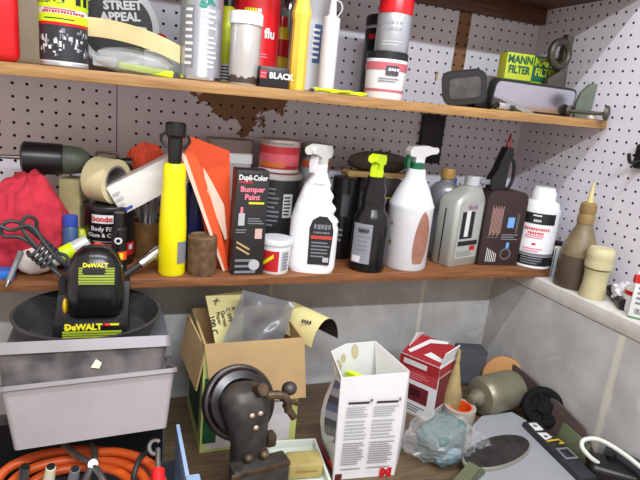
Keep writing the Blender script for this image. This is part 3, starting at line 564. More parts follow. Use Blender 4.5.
# paint kit box
xa = on(231, 276, 1, -.25).x; xb = on(262, 274, 1, -.25).x; H = on(246, 170, 1, -.25).z-ZL; w_ = xb-xa
t = thing('touch_up_box', 'narrow black carton of bumper paint with yellow and pink print', 'box', ((xa+xb)/2, -.232, ZL), 0)
b = MB(); b.box((0, 0, H/2), (w_, .042, H), P('carton_black', (34, 32, 34), .45), bev=.0008); b.build('carton', t)
Y = -.021; b = MB(); b.quad(-w_/2+.002, w_/2-.002, H-.018, H-.006, Y, dtext); b.text('Dupli-Color', .0100, ltext, (0, H-.014), Y, sx=.80, bold=.05, rot=R(0)); b.quad(-.028, .0, H-.024, H-.021, Y, rtext)
b.text('Bumper', .0105, pink, (.0, H-.036), Y, bold=.05); b.text('Paint', .0105, pink, (.0, H-.051), Y, bold=.05); b.quad(-.006, .024, H-.064, H-.060, Y, yprint)
b.quad(-.024, -.012, H-.106, H-.082, Y, lgrey); b.quad(-.021, -.016, H-.082, H-.070, Y, pink); b.quad(.010, .024, H-.132, H-.112, Y, P('skin_print', (206, 170, 160)))
b.lines(3, -.006, .026, H-.104, H-.090, gtext, Y); b.lines(2, -.028, -.004, H-.122, H-.112, gtext, Y)
for k in (0, 1): b.add([(-.026, Y-.0007, H-.140-.010*k), (-.024, Y-.0007, H-.137-.010*k), (.002, Y-.0007, H-.152-.010*k), (0, Y-.0007, H-.155-.010*k)], [(3, 2, 1, 0)], tan)
M = Matrix.Translation((.012, Y-.0007, H-.185)) @ Matrix.Rotation(R(90), 4, 'X'); b.lathe([(.011, 0), (.011, .0003)], lgrey, 20, M=M); b.lines(3, -.026, .02, H-.205, H-.170, gtext, Y, e=.0005); b.build('label', t)
# cartons behind the folder
p = on(228, 160, 1, -.036); H = on(233, 139, 1, -.036).z-ZL; t = thing('carton', 'pale grey carton standing against pegboard behind the orange folder', 'box', (p.x, -.034, ZL), 0)
b = MB(); b.box((0, 0, H/2), (.092, .06, H), P('carton_grey', (172, 162, 160), .6), bev=.001); b.build('carton', t); b = MB(); b.quad(-.03, .048, H-.05, H-.028, -.03, ltext); b.build('label', t)
# black paint can with white lid, red tub on it
x, zt, r = at(272, 250, -.095, 46, 281, 172); H = zt-ZL; ptx, ptz = x, zt
t = thing('paint_can', 'black labelled paint can with pale lid under the red tub', 'paint can', (x, -.095, ZL), face(x, -.095))
b = MB(); b.lathe([(r*.98, 0), (r, .003), (r, H-.012)], P('label_charcoal', (46, 44, 46), .5), 44); b.build('body', t); b = MB(); b.lathe([(r*1.0, H-.012), (r*1.03, H-.010), (r*1.03, H-.003), (r*.98, H)], P('lid_pale', (204, 200, 198), .4), 44); b.build('lid', t)
b = MB(); b.quad(0, 0, 0, 0, 0, ltext); b.patch(r, .30, .72, H*.50, H*.78, ltext); b.lines(6, .018, .034, H*.52, H*.76, dtext, r=r, e=.001); b.lines(9, -.034, .008, H*.38, H*.86, gtext, r=r); b.patch(r, -.5, .9, .03, H*.26, P('dusty_rose', (150, 92, 96))); b.patch(r, .35, .9, .05, H*.28, ltext, .0008); b.build('label', t)
x, zt2, r = at(280, 168, -.095, 40, 280, 139); H = zt2-zt; t = thing('red_tub', 'low red and white round tub standing on the black paint can', 'tub', (ptx, -.095, ptz+.0005), face(x, -.095))
b = MB(); b.lathe([(r*.95, 0), (r, .002), (r, H-.014)], P('tub_red', (186, 44, 54), .4), 44); b.build('body', t); b = MB(); b.lathe([(r*.99, H-.014), (r*1.02, H-.012), (r*1.02, H-.001), (r*.98, H)], P('lid_beige', (186, 170, 162), .4), 44); b.build('lid', t)
b = MB(); b.patch(r, -1.2, 1.2, .018, .042, P('tub_pink', (214, 92, 106))); b.patch(r, -1.2, .3, .014, .024, P('tub_orange', (206, 110, 50)), .0008); b.patch(r, -1.4, 1.4, .003, .010, ltext); b.glyphs(10, -.030, .030, H-.010, H-.005, gtext, r=r*1.02); b.build('label', t)
x, zt, r = at(311, 165, -.055, 30, 311, 143); t = thing('paint_can', 'tall orange and grey can behind the white trigger bottle', 'paint can', (x+.012, -.05, ZL), face(x, -.05)); H = zt-ZL; r = .034
b = MB(); b.lathe([(r*.97, 0), (r, .003), (r, H-.01), (r*1.03, H-.008), (r*1.03, H)], lgrey, 36); b.build('body', t); b = MB(); b.patch(r, -1.5, 1.5, H-.055, H-.038, P('burnt_orange', (186, 92, 56))); b.patch(r, -1.5, 1.5, H-.036, H-.012, P('cool_grey', (134, 128, 124))); b.glyphs(5, -.022, .004, H-.029, H-.019, dtext, r=r); b.build('label', t)
# small white tub
x, zt, r = at(274, 271, -.228, 31, 274, 237); H = zt-ZL; t = thing('white_tub', 'small white tub with red and yellow label at shelf edge', 'tub', (x, -.2285, ZL), face(x, -.228))
b = MB(); b.lathe([(r*.85, 0), (r*.88, .002), (r*.97, H-.012)], white, 40); b.build('body', t); b = MB(); b.lathe([(r*.98, H-.013), (r*1.04, H-.011), (r*1.04, H-.003), (r*.98, H)], P('lid_white', (206, 208, 210)), 40); b.build('lid', t)
b = MB(); b.patch(r*.885, -1.3, .25, .006, H-.022, rtext, .0012, r1=r*.955); M_ = r*.93
for k in range(8): a = -.9+.1*k; b.patch(M_, a, a+.1, .016+.0025*k, .024+.0025*k, yprint, .002)
b.patch(r*.885, .45, .95, .008, H-.022, lgrey, .0012, r1=r*.955); b.lines(6, .016, .03, .010, H-.024, gtext, r=r*.93, e=.0022); b.build('label', t)
# white trigger bottle
x, zt, r = at(309, 269, -.215, 47, 318, 172); H = zt-ZL; t = thing('spray_bottle', 'white trigger spray bottle with black curved label and grip neck', 'spray bottle', (x, -.222, ZL), face(x, -.22, .75))
bw = P('bottle_white', (232, 232, 234), .35); b = MB(); n = 44; vs_ = []; fs_ = []; seg = 36
for j in range(n+1):
    v = j/n; zz = v*H; rl = r*(1.0 if v < .52 else 1-.62*((v-.52)/.48)**1.2); rrr = r*(1.0 if v < .45 else 1-.60*((v-.45)/.55)**.9)
    if v > .50: rrr *= 1+.09*math.sin((v-.5)*50)
    if v < .04: rl *= .93+1.75*v; rrr *= .93+1.75*v
    ry_ = min(r*.62, .75*(rl+rrr)/2)
    if v > .9: rl = rrr = ry_ = max(.015, .5*(rl+rrr)*.9)
    for k in range(seg): a = 2*PI*k/seg; c_ = math.cos(a); q = abs(c_)**.75*(1 if c_ > 0 else -1); vs_.append(((rrr if c_ > 0 else rl)*q, ry_*math.copysign(abs(math.sin(a))**.75, math.sin(a)), zz))
for j in range(n): fs_ += [(j*seg+k, j*seg+(k+1) % seg, (j+1)*seg+(k+1) % seg, (j+1)*seg+k) for k in range(seg)]
fs_ += [tuple(reversed(range(seg))), tuple(n*seg+k for k in range(seg))]; b.add(vs_, fs_, bw); b.build('body', t, 50)
yl = -r*.62; b = MB(); pl = [(-.010, .020), (.034, .020), (.037, .092), (.033, .108), (.022, .120), (.006, .121), (-.007, .112), (-.012, .096)]
b.prism(pl, yl-.0014, yl+.012, dtext); b.glyphs(5, -.004, .032, .094, .106, gtext, yl-.0014); b.quad(-.008, .035, .074, .081, yl-.0014, P('label_red', (186, 70, 56))); b.glyphs(7, -.004, .030, .085, .090, gtext, yl-.0014); b.lines(5, -.006, .032, .034, .070, gtext, yl-.0016); b.quad(.020, .032, .026, .036, yl-.0014, lgrey); b.build('label', t)
trig(t, H-.002, P('head_grey', (214, 214, 208)), bw, bw, .96, rot=R(58))
# black cans behind
for i, (px, pt, Y, w_, lb) in enumerate(((338, 152, -.13, 22, 'black tall can touching the white trigger bottle, white strip print'), (355, 154, -.105, 20, 'black tall can half hidden by the lime trigger'))):
    x, zt, r = at(px, 262, Y, w_, px+2, pt); r = .0285 if i == 0 else .026; t = thing('aerosol_can', lb, 'aerosol can', (x-.004+.011*i, Y+.025*i, ZL), face(x, Y), 'black cans behind the sprayers')
    H = .186; b = MB(); b.lathe([(r*.95, 0), (r, .003), (r, H-.035), (r*.98, H-.03), (r*.98, H-.002), (r*.9, H)], black, 32); b.build('body', t)
    b = MB(); b.lines(3, -.016, .012, .04, .075, gtext, r=r); b.patch(r, -.1, .5, .10, .15, P('faint_grey', (64, 64, 68))); b.build('label', t)
# black bottle with lime trigger
x, zt, r = at(364, 274, -.224, 36, 373, 176); H = zt-ZL; t = thing('spray_bottle', 'black spray bottle with fluorescent lime trigger head', 'spray bottle', (x, -.228, ZL), face(x, -.228, .8))
b = MB(); b.lathe([(r*.93, 0), (r, .006), (r, H*.48), (r*.90, H*.60), (r*.66, H*.66), (r*.62, H*.72), (r*.68, H*.77), (r*.58, H*.81), (r*.62, H*.86), (r*.52, H*.91), (r*.48, H)], P('glossy_black', (14, 14, 16), .18), 36, 1, .85); b.build('body', t, 50)
b = MB(); b.patch(r, -1.05, .05, .02, H*.52, P('label_steel', (136, 138, 148), .4), .0016, 1, .85); b.lines(6, -.028, .0, .045, H*.5, gtext, r=r, e=.0022, ry=.85); b.glyphs(5, -.028, -.004, H*.43, H*.47, dtext, r=r, e=.003, ry=.85); b.patch(r, -.95, -.45, .022, .036, ltext, .0022, 1, .85); b.build('label', t)
trig(t, H-.002, P('fluoro_lime', (206, 236, 24)), P('fluoro_lime', (206, 236, 24)), P('fluoro_lime', (206, 236, 24)), .80, rot=R(66))
# dark red box behind, brush on top
x = on(391, 200, 1, -.135).x; t = thing('dark_box', 'dark box with red dots and yellow lines between two sprayers', 'box', (x, -.115, ZL), 0); H = .186
b = MB(); b.box((0, 0, H/2), (.042, .05, H), P('box_dark', (48, 38, 36), .5), bev=.001); b.build('carton', t); b = MB(); b.quad(-.021, .021, H-.045, H-.042, -.025, yprint); b.quad(-.021, .021, H-.092, H-.089, -.025, yprint); b.quad(-.014, .012, H-.118, H-.095, -.025, rtext); b.quad(-.004, .012, H-.062, H-.050, -.025, rtext); b.quad(-.02, .02, .02, .05, -.025, P('leaf_green', (60, 90, 60))); b.build('label', t)
p0 = on(350, 145, 1, -.11); p1 = on(410, 144, 1, -.11); pc = (p0+p1)/2; t = thing('scrub_brush', 'dark bristled scrub brush lying across the black cans', 'brush', (pc.x, -.105, ZL+.1862), 0); Lb = (p1-p0).length*1.05
b = MB(); b.prism(rr2(Lb, .012, .005), -.02, .02, P('brush_wood', (170, 140, 84), .6), Matrix.Translation((0, 0, .006))); b.build('back', t)
b = MB(); brm = mat('bristles', (58, 46, 34), .95, 0, .3, 200, bump=.8); b.ball((.004, 0, .034), (Lb*.49, .022, .025), brm, lambda d, q: q*(1+.10*noise.noise(d*14)), 60, 24); b.build('bristles', t, 80)
# white bottle with green collar
x, zt, r = at(401, 267, -.20, 43, 411, 168); H = zt-ZL; t = thing('spray_bottle', 'white cylindrical spray bottle with green collar and brown stain', 'spray bottle', (x, -.208, ZL), face(x, -.208))
b = MB(); b.lathe([(r*.94, 0), (r, .004), (r, H*.62), (r*1.02, H*.64), (r*.98, H*.66), (r*.72, H*.80), (r*.45, H*.92), (r*.40, H)], P('bottle_milky', (218, 218, 222), .4), 44); b.build('body', t, 45)
stain = mat('stain_brown', (158, 108, 90), .6, 0, .12, 40); b = MB(); n = 18; vv = []
for k in range(n+1):
    q = k/n; zz = .018+q*(H*.60); wv = .42*math.sin(PI*min(1, q*1.0+.12))**.6; a = .62+.12*math.sin(q*3); 
    for aa in (-1, -.33, .33, 1): an = a+aa*wv; vv.append(((r+.0007)*math.sin(an), -(r+.0007)*math.cos(an), zz))
b.add(vv, [(4*k+c, 4*k+c+1, 4*k+c+5, 4*k+c+4) for k in range(n) for c in range(3)], stain)
b.patch(r, -.85, -.72, .055, .064, P('leafy', (120, 110, 60)), .0006); b.patch(r, -.9, -.75, .098, .105, stain, .0006); b.build('stain', t)
trig(t, H-.002, P('head_white', (222, 222, 224)), green, green, .86, rot=R(216), trot=R(180))
# silver oil bottle with gold cap
x, zt, r = at(434, 263, -.125, 30, 436, 178); H = zt-ZL; t = thing('oil_bottle', 'ribbed silver bottle with gold cap behind brown stained sprayer', 'bottle', (x+.008, -.115, ZL), face(x, -.115))
sil2 = mat('silver_plastic', (160, 163, 170), .35, .45, .04); b = MB(); pr = [(r*.95, 0), (r, .004)]
for k in range(14): zz = H*.22+k*H*.042; pr += [(r, zz), (r*.965, zz+H*.021)]
pr += [(r, H*.83), (r*.85, H*.90), (r*.42, H*.96), (r*.42, H)]; b.lathe(pr, sil2, 32, 1, .7); b.build('body', t); cap_cyl(t, r*.46, H, H+.024, P('gold_cap', (176, 140, 70), .4))
# quart of motor oil
xa = on(456, 268, 1, -.222); t = thing('oil_bottle', 'large silver motor oil bottle with a big number 1 label', 'bottle', (xa.x+.012, -.190, ZL), R(17)); H = on(470, 186, 1, -.2).z-ZL
Wd, Dp = .105, .062
def rbox(b, levels, m, seg=6, M=None):      # stacked rounded rectangles (w, d, z, corner, shift)
    n = None
    for li, (w_, d_, zz, c_, sx_) in enumerate(levels):
        ring_ = [(px_+sx_, pz_, zz) for px_, pz_ in rr2(w_, d_, c_, seg)][::-1]
        if n is None: n = len(ring_); vs_ = []
        vs_ += ring_
    L_ = len(levels); fs_ = [(j*n+k, j*n+(k+1) % n, (j+1)*n+(k+1) % n, (j+1)*n+k) for j in range(L_-1) for k in range(n)]
    fs_ += [tuple(reversed(range(n))), tuple((L_-1)*n+k for k in range(n))]; return b.add(vs_, fs_, m, M)
b = MB(); rbox(b, [(Wd*.94, Dp*.92, 0, .010, 0), (Wd, Dp, .004, .012, 0), (Wd, Dp, H*.80, .012, 0), (Wd*.92, Dp*.96, H*.86, .012, .003), (.050, .046, H*.97, .014, .020), (.030, .030, H, .0145, .024)], mat('oil_silver', (176, 180, 172), .35, .35, .05, 12)); b.build('body', t, 40)
b = MB(); b.lathe([(.0175, H), (.018, H+.003), (.018, H+.02), (.016, H+.022)], lgrey, 28, M=Matrix.Translation((.024, 0, 0))); b.build('cap', t)
Yl = -Dp/2; b = MB(); t_lab = P('label_silver', (168, 170, 166), .35)
bz = H*.70
def lab(Mx):
    b.quad(-.042, .040, .02, H*.80, Yl, t_lab, .0006, Mx); b.quad(-.034, .012, H*.36, bz, Yl, dtext, .0010, Mx); b.text('1', .058, ltext, (-.012, (H*.36+bz)/2), Yl, e=.0014, M=Mx, bold=.05, sx=1.1)
    b.text('Mobil', .011, P('mauve', (150, 110, 140)), (0, H*.755), Yl, e=.0014, M=Mx, bold=.04); b.quad(-.036, .036, H*.27, H*.33, Yl, dtext, .0010, Mx); b.quad(.010, .030, H*.20, H*.26, Yl, rtext, .0010, Mx); b.lines(4, -.036, .030, .024, H*.20, gtext, Yl, M=Mx)
lab(Matrix.Identity(4)); b.quad(-.0045, -.001, .006, H*.72, -Wd/2, dtext, .0006, Matrix.Rotation(R(-90), 4, 'Z')); b.build('label', t)
x = on(458, 172, 1, -.10).x; b = MB(); b.lathe([(.024, 0), (.025, .004), (.025, .15), (.014, .165)], lgrey, 24); o = thing('oil_bottle', 'grey bottle with blue cap hidden behind the large motor oil bottle', 'bottle', (x+.004, -.07, ZL)); b.build('body', o); cap_cyl(o, .015, .165, .19, P('cap_blue', (60, 90, 170)))
# brown printed pack with rounded top, clamp on it
x0 = on(475, 260, 1, -.20); x1 = on(510, 262, 1, -.20); Wp = (x1-x0).length; H = on(505, 190, 1, -.20).z-ZL; xm = (x0.x+x1.x)/2
t = thing('brown_pack', 'dark brown round cornered pack with blue square, clamp on top', 'pack', (xm, -.195, ZL), R(-6)); bp = P('pack_brown', (50, 36, 34), .4)
b = MB(); c_ = .020; top_ = [(Wp/2-c_+c_*math.cos(R(a)), H-c_+c_*math.sin(R(a))) for a in range(0, 91, 15)]+[(-Wp/2+c_+c_*math.cos(R(a)), H-c_+c_*math.sin(R(a))) for a in range(90, 181, 15)]
b.prism(([(-Wp/2, 0), (Wp/2, 0)]+top_), -.026, .026, bp); b.build('pack', t)
b = MB(); Y = -.026; b.quad(.008, .026, H*.52, H*.66, Y, P('square_blue', (110, 160, 220))); b.quad(.014, .022, H*.24, H*.32, Y, P('square_blue', (110, 160, 220)))
for k in range(9): b.quad(-.038+.0035*k, -.0366+.0035*k, H*(.40+.02*(k % 3)), H*(.80-.03*(k % 2)), Y, P('faint_pink', (190, 150, 140)))
for k in range(6): b.quad(-.036+.005*k, -.034+.005*k, H*.05, H*(.24-.015*k), Y, ltext)
for k in range(2): b.quad(.032+.004*k, .0332+.004*k, H*.45, H*.72, Y, gtext)
M = Matrix.Translation((.016, Y-.0006, H*.16)) @ Matrix.Rotation(R(90), 4, 'X'); ring(b, .012, .014, .0003, gtext, M, 24); b.quad(-.045, -.01, H*.38, H*.385, Y, gtext); b.lines(3, -.004, .044, H*.35, H*.44, gtext, Y); b.build('label', t)
p = on(500, 185, 1, -.20); t = thing('spring_clamp', 'black clamp with red tip standing on the brown pack', 'clamp', (xm-.012, -.195, ZL+H+.0005), 0); hz = on(504, 133, 1, -.195).z-(ZL+H)
b = MB(); b.prism([(-.036, 0), (-.006, 0), (.004, .004), (.006, hz*.5), (.014, hz*.62), (.008, hz*.76), (-.008, hz*.76), (-.016, hz*.60), (-.026, hz*.35), (-.038, hz*.2)], -.011, .011, black); b.build('body', t)
b = MB(); b.tube([(.016+.015*math.cos(a), 0, hz*.28+hz*.27*math.sin(a)) for a in [2*PI*k/12 for k in range(12)]], .0042, black, 8, closed=True); b.build('loop', t)
b = MB(); b.cyl((0, 0, hz*.74), (.002, 0, hz), .006, P('tip_red', (130, 34, 34)), 14, .0025); b.build('tip', t); b = MB(); b.box((-.048, 0, .016), (.030, .012, .012), grey, bev=.003); b.build('jaw', t)
# white aerosol
x, zt, r = at(530, 263, -.215, 37, 541, 187); H = zt-ZL; t = thing('aerosol_can', 'white aerosol with domed cap, red print and black bands', 'aerosol can', (x, -.216, ZL), face(x, -.216))
b = MB(); b.lathe([(r*.93, 0), (r, .002), (r, .005), (r*.985, .007), (r*.985, H*.70), (r*.97, H*.74)], P('can_bright', (226, 226, 230), .3), 40); b.build('body', t)
b = MB(); b.lathe([(r*.93, H*.735), (r*.90, H*.78), (r*.82, H*.82), (r*.64, H*.84), (r*.62, H*.93), (r*.56, H*.96), (r*.50, H)], P('cap_white', (224, 224, 222), .35), 36); b.build('cap', t, 45)
b = MB(); rc = r*.985; b.patch(rc, -1.5, 1.5, .008, H*.16, P('band_black', (28, 28, 32))); b.patch(rc, -1.5, 1.5, H*.165, H*.20, gtext); b.patch(rc, -.75, .9, H*.565, H*.70, P('band_black', (28, 28, 32))); b.patch(rc, -.35, .2, H*.575, H*.66, dtext, .0007); b.glyphs(4, -.011, .006, H*.590, H*.625, ltext, r=rc); b.lines(1, -.014, .012, H*.65, H*.69, ltext, r=rc)
lr = P('light_red', (214, 84, 84)); b.glyphs(11, -.030, .030, H*.485, H*.522, lr, r=rc); b.glyphs(7, -.020, .018, H*.435, H*.470, lr, r=rc); b.lines(2, -.025, .025, H*.38, H*.43, pink, r=rc); b.lines(1, -.006, .006, H*.29, H*.34, rtext, r=rc); b.lines(2, -.026, .026, H*.21, H*.27, pink, r=rc); b.lines(3, -.026, .026, .011, H*.15, gtext, r=rc); b.build('label', t)
x, zt, r = at(550, 256, -.16, 14, 551, 234); H = zt-ZL; t = thing('small_bottle', 'small yellow and black bottle right of the white aerosol', 'bottle', (-.0185, -.232, ZL), face(x, -.16)); r = .0165
b = MB(); b.lathe([(r*.95, 0), (r, .003), (r, H*.7), (r*.6, H*.8)], P('mustard', (200, 152, 40)), 24); b.patch(r, -1.5, 1.5, H*.42, H*.62, dtext); b.patch(r, -1.5, 1.5, .004, .016, dtext); b.build('body', t); cap_cyl(t, r*.62, H*.8, H, black)
# ------------------------------------------------------------------ things on the right sill
ZS = .2457
p = on(557, 275, 2, ZS); H = on(562, 236, 0, p.x+.02).z-ZS; b = MB(); b.box((0, 0, .040), (.022, .007, .080), P('pale_card', (206, 208, 200)), bev=.0005); b.quad(-.011, -.008, .002, .075, -.0035, P('edge_blue', (70, 120, 180)))
o = tag(b.build('card_box'), 'thin pale card with blue edge standing left of sauce bottle', 'card'); o.location = (-.052, -.272, ZS); o.rotation_euler = (0, 0, R(-30))
p = on(573, 287, 2, ZS); c = (-.052, -.328); zt = on(581, 222, 1, c[1]).z; zt2 = on(593, 183, 1, c[1]).z; r = mpx(36, (c[0], c[1], .3))/2; H = zt-ZS
dirty = mat('dirty_plastic', (128, 112, 84), .45, 0, .15, 30, alpha=.95); t = thing('squeeze_bottle', 'dirty brown pointed squeeze bottle on the right sill', 'bottle', (c[0], c[1], ZS), 0)
b = MB(); b.lathe([(r*.92, 0), (r, .006), (r*.98, .03), (r*.97, H*.50), (r*.86, H*.64), (r*.55, H*.86), (r*.42, H*.94), (r*.40, H)], dirty, 40, ms=[mat('brown_fluid', (86, 70, 56), .4, 0, .15, 15)]*3+[dirty]*5); b.build('body', t, 50)
b = MB(); b.lathe([(r*.44, H-.002), (r*.46, H+.012), (r*.40, H+.020), (r*.44, H+.024), (r*.42, H+.042), (r*.30, H+.046)], P('old_tan', (136, 112, 66), .5), 30); b.build('collar', t); b = MB(); b.lathe([(.007, H+.045), (.002, zt2-ZS)], P('nozzle_cream', (206, 192, 130), .5), 16); b.build('nozzle', t)
c = (-.066, -.400); zt = on(603, 248, 1, c[1]).z; H = zt-ZS; r = mpx(25, (c[0], c[1], .28))/2; cw = mat('cream_wood', (196, 188, 146), .55, 0, .04, 16); t = thing('wooden_mill', 'cream turned wooden grinder standing beside the squeeze bottle', 'mill', (c[0], c[1], ZS), 0)
b = MB(); b.lathe([(r*.96, 0), (r, .004), (r*.88, H*.30), (r*.90, H*.52), (r*.96, H*.56), (r*.7, H*.58)], cw, 32); b.build('base', t); b = MB(); b.lathe([(r*.7, H*.58), (r*1.02, H*.61), (r*1.06, H*.70), (r*.98, H*.78), (r*1.04, H*.82), (r*1.0, H*.94), (r*.86, H)], cw, 32); b.build('head', t)
A = on(608, 284, 2, ZS+.0125); B = on(624, 304, 2, ZS+.0125); t = thing('torch', 'short black torch lying on the sill beside the grinder', 'torch', (A+B)/2, 0); v = (B-A)*.55
b = MB(); b.cyl(-v, v*.45, .0105, dark, 20, .011); b.build('barrel', t); b = MB(); b.cyl(v*.45, v, .012, black, 20, .0125); b.build('head', t)
b = MB(); b.cyl(-v*.1+Vector((0, 0, .0098)), v*.3+Vector((0, 0, .0098)), .002, lgrey, 8); b.build('switch', t)
p = on(624, 283, 0, -.045); foil = mat('white_film', (220, 220, 226), .3, 0, .06, 20); b = MB(); b.ball((0, 0, .023), (.024, .026, .024), foil, lambda d, q: q*(1+.30*noise.noise(d*3.2)), 40, 26); o = tag(b.build('plastic_bag', sharp=25), 'crumpled white plastic behind the torch on the sill', 'bag'); o.location = (-.028, p.y+.004, ZS+.002)
t = thing('bottle', 'white bottle with red shoulder at right edge behind the barcode box', 'bottle', (-.04, on(634, 285, 0, -.04).y-.012, ZS), R(-60)); b = MB(); b.lathe([(.022, 0), (.024, .004), (.024, .045), (.014, .062)], white, 26); b.build('body', t); b = MB(); b.patch(.024, -1.6, 1.6, .036, .045, red); b.build('label', t); cap_cyl(t, .0135, .062, .078, red)
p = on(632, 318, 2, ZS); t = thing('barcode_box', 'white and red box with barcode at the right picture edge', 'box', (-.060, p.y-.006, ZS), R(-52)); Hb = on(630, 270, 0, -.08).z-ZS
b = MB(); b.box((0, 0, Hb/2), (.055, .032, Hb), P('box_white2', (222, 224, 222)), bev=.001); b.build('carton', t); b = MB(); Y = -.016; b.quad(-.0275, .0275, Hb*.80, Hb, Y, red); b.quad(-.0275, .0275, 0, .004, Y, P('edge_green', (80, 130, 100)))
for k in range(12): b.quad(-.018+.0024*k, -.0172+.0024*k+(k % 3)*.0004, .010, .022, Y, dtext)
b.lines(4, -.02, .024, .028, Hb*.76, gtext, Y); b.build('label', t)
# ================================================================== BENCH
def loc(t, px, py, ax, v): return on(px, py, ax, v)-t.location
# grey bin carrying the pan
t = thing('storage_bin', 'tall dark grey plastic bin under the black round pan', 'bin', (-1.095, -.296, ZB), 0); binm = P('bin_grey', (92, 94, 98), .5)
b = MB(); HB = .255; b.box((0, 0, HB/2-.004), (.235, .215, HB-.008), binm, bev=.006); b.build('body', t); b = MB(); b.box((0, 0, HB-.004), (.25, .23, .010), binm, bev=.003); b.build('lid', t)
zp = ZB+HB+.0012
pc = Vector((-1.098, -.322, zp)); pan = mat('black_pan', (66, 66, 67), .5, .15, .15, 30); t = thing('round_pan', 'round black metal pan holding the battery charger', 'pan', pc, 0)
b = MB(); b.lathe([(.094, 0), (.098, .003), (.112, .042), (.116, .043), (.116, .045), (.111, .045), (.096, .006), (.001, .005)], pan, 56, cap=False); b.lathe([(.094, 0), (.001, .0)], pan, 56, cap=False); b.build('pan', t)
# charger and battery
cx, cy, cz = -1.090, -.337, zp+.0062; t = thing('battery_charger', 'black power tool battery charger with lime print in the round pan', 'charger', (cx, cy, cz), R(-4))
b = MB(); sd = [(-.055, 0), (.050, 0), (.050, .088), (.020, .088), (-.020, .052), (-.050, .038), (-.055, .010)]
Mx = Matrix.Rotation(R(90), 4, 'Z'); b.prism(sd, -.054, .054, black, Mx); b.build('body', t, 25)
b = MB()
for k in range(8): b.box((-.048+.0, .0+.0045*k-.010, .075+.0045*k*0), (.010, .0022, .03), dark, Matrix.Translation((0, .012, .004+.0)))
b.build('vent_ribs', t)
M = Matrix.Translation((0, -.0505, .0385)) @ Matrix.Rotation(math.atan2(.028, .005)-R(90), 4, 'X')
b = MB(); Yl = 0; fr_ = Matrix.Translation((0, -.0545, .030)) @ Matrix.Rotation(R(-10), 4, 'X')
b.quad(-.040, .046, -.018, .002, -.001, P('olive_print', (150, 170, 34)), .001, fr_)
for k in range(5): b.quad(-.040, .046, -.0165+.0036*k, -.0155+.0036*k, -.001, dtext, .0016, fr_)
b.text('DeWALT', .0095, yprint, (-.010, .008), -.001, e=.0016, bold=.08, M=fr_); b.lines(1, -.038, -.03, .006, .009, yprint, -.001, M=fr_); b.quad(.028, .042, .010, .0135, -.001, yprint, .001, fr_); b.build('label', t)
b = MB(); b.ball((.024, -.0550, .0415), (.005, .003, .003), red); tag(b.build('indicator', t), 'red indicator light')
b = MB(); rbox(b, [(.080, .070, .050, .020, 0), (.086, .078, .060, .024, 0), (.085, .077, .098, .026, 0), (.080, .071, .122, .028, 0), (.066, .058, .142, .026, 0), (.044, .038, .153, .018, 0), (.02, .018, .156, .008, 0)], P('battery_black', (20, 20, 22), .25), 8, Matrix.Translation((.004, -.004, 0))); bat = b.build('battery', t, 60)
fr_ = Matrix.Translation((.006, -.0395, .117)) @ Matrix.Rotation(R(-18), 4, 'X'); b = MB(); b.quad(-.024, .028, -.013, .013, 0, P('olive_print', (150, 170, 34)), .001, fr_)
for k in range(6): b.quad(-.024, .028, -.011+.0042*k, -.0098+.0042*k, 0, dtext, .0016, fr_)
b.text('DeWALT', .0065, yprint, (0, .0165), 0, e=.0016, bold=.06, M=fr_); b.build('label', bat)
b = MB(); b.ball((-.0405, -.020, .060), (.004, .008, .013), P('release_yellow', (224, 182, 20))); tag(b.build('release_button', bat), 'yellow release button')
# cord of the charger
chg = bpy.data.objects['battery_charger']; t = bpy.data.objects.new('tmp', None); t.location = on(40, 245, 1, -.275); cordm = P('cord_grey', (44, 44, 47), .5); b = MB()
import functools
def cp(px, py, y): return loc(t, px, py, 1, y)
b.tube([cp(66, 287, -.30), cp(64, 280, -.298), cp(52, 268, -.292), cp(40, 252, -.285), cp(22, 238, -.28), cp(4, 236, -.278), cp(2, 226, -.276), cp(14, 221, -.272), cp(30, 230, -.27), cp(48, 246, -.274), cp(64, 262, -.28), cp(69, 272, -.285), cp(62, 276, -.29), cp(50, 262, -.292), cp(34, 244, -.287), cp(22, 228, -.28), cp(26, 217, -.274), cp(36, 220, -.27), cp(38, 232, -.27), cp(52, 250, -.275), cp(66, 256, -.28), cp(68, 266, -.288), cp(56, 258, -.293), cp(42, 240, -.288), cp(30, 226, -.282), cp(10, 230, -.282), cp(-6, 222, -.28)], .0032, cordm, 8)
for k in range(4): q = 37+4.2*k; b.tube([cp(q+5, 238+3.6*k, -.268), cp(q+7, 241+3.6*k, -.28), cp(q-1, 252+3.6*k, -.298), cp(q-7, 256+3.6*k, -.296), cp(q-9, 252+3.6*k, -.28)], .0034, cordm, 8)
o = b.build('power_cord', chg); o.matrix_parent_inverse = (Matrix.Translation((cx, cy, cz)) @ Matrix.Rotation(R(-4), 4, 'Z')).inverted(); o.location = t.location; bpy.data.objects.remove(t)
# socket extension
A = on(119, 279, 1, -.262); B = on(159, 251, 1, -.222); t = thing('socket_bar', 'chrome socket bar with dark shaft slanting up right of battery', 'socket bar', A, 0); v = B-A; v = v*1.0
b = MB(); b.cyl(v*-.15, v*.55, .0062, dark, 16); b.build('shaft', t); b = MB(); b.cyl(v*.50, v*.78, .0085, chrome, 24, .0105); b.cyl(v*.78, v, .0125, chrome, 24, .0125); b.build('socket', t)
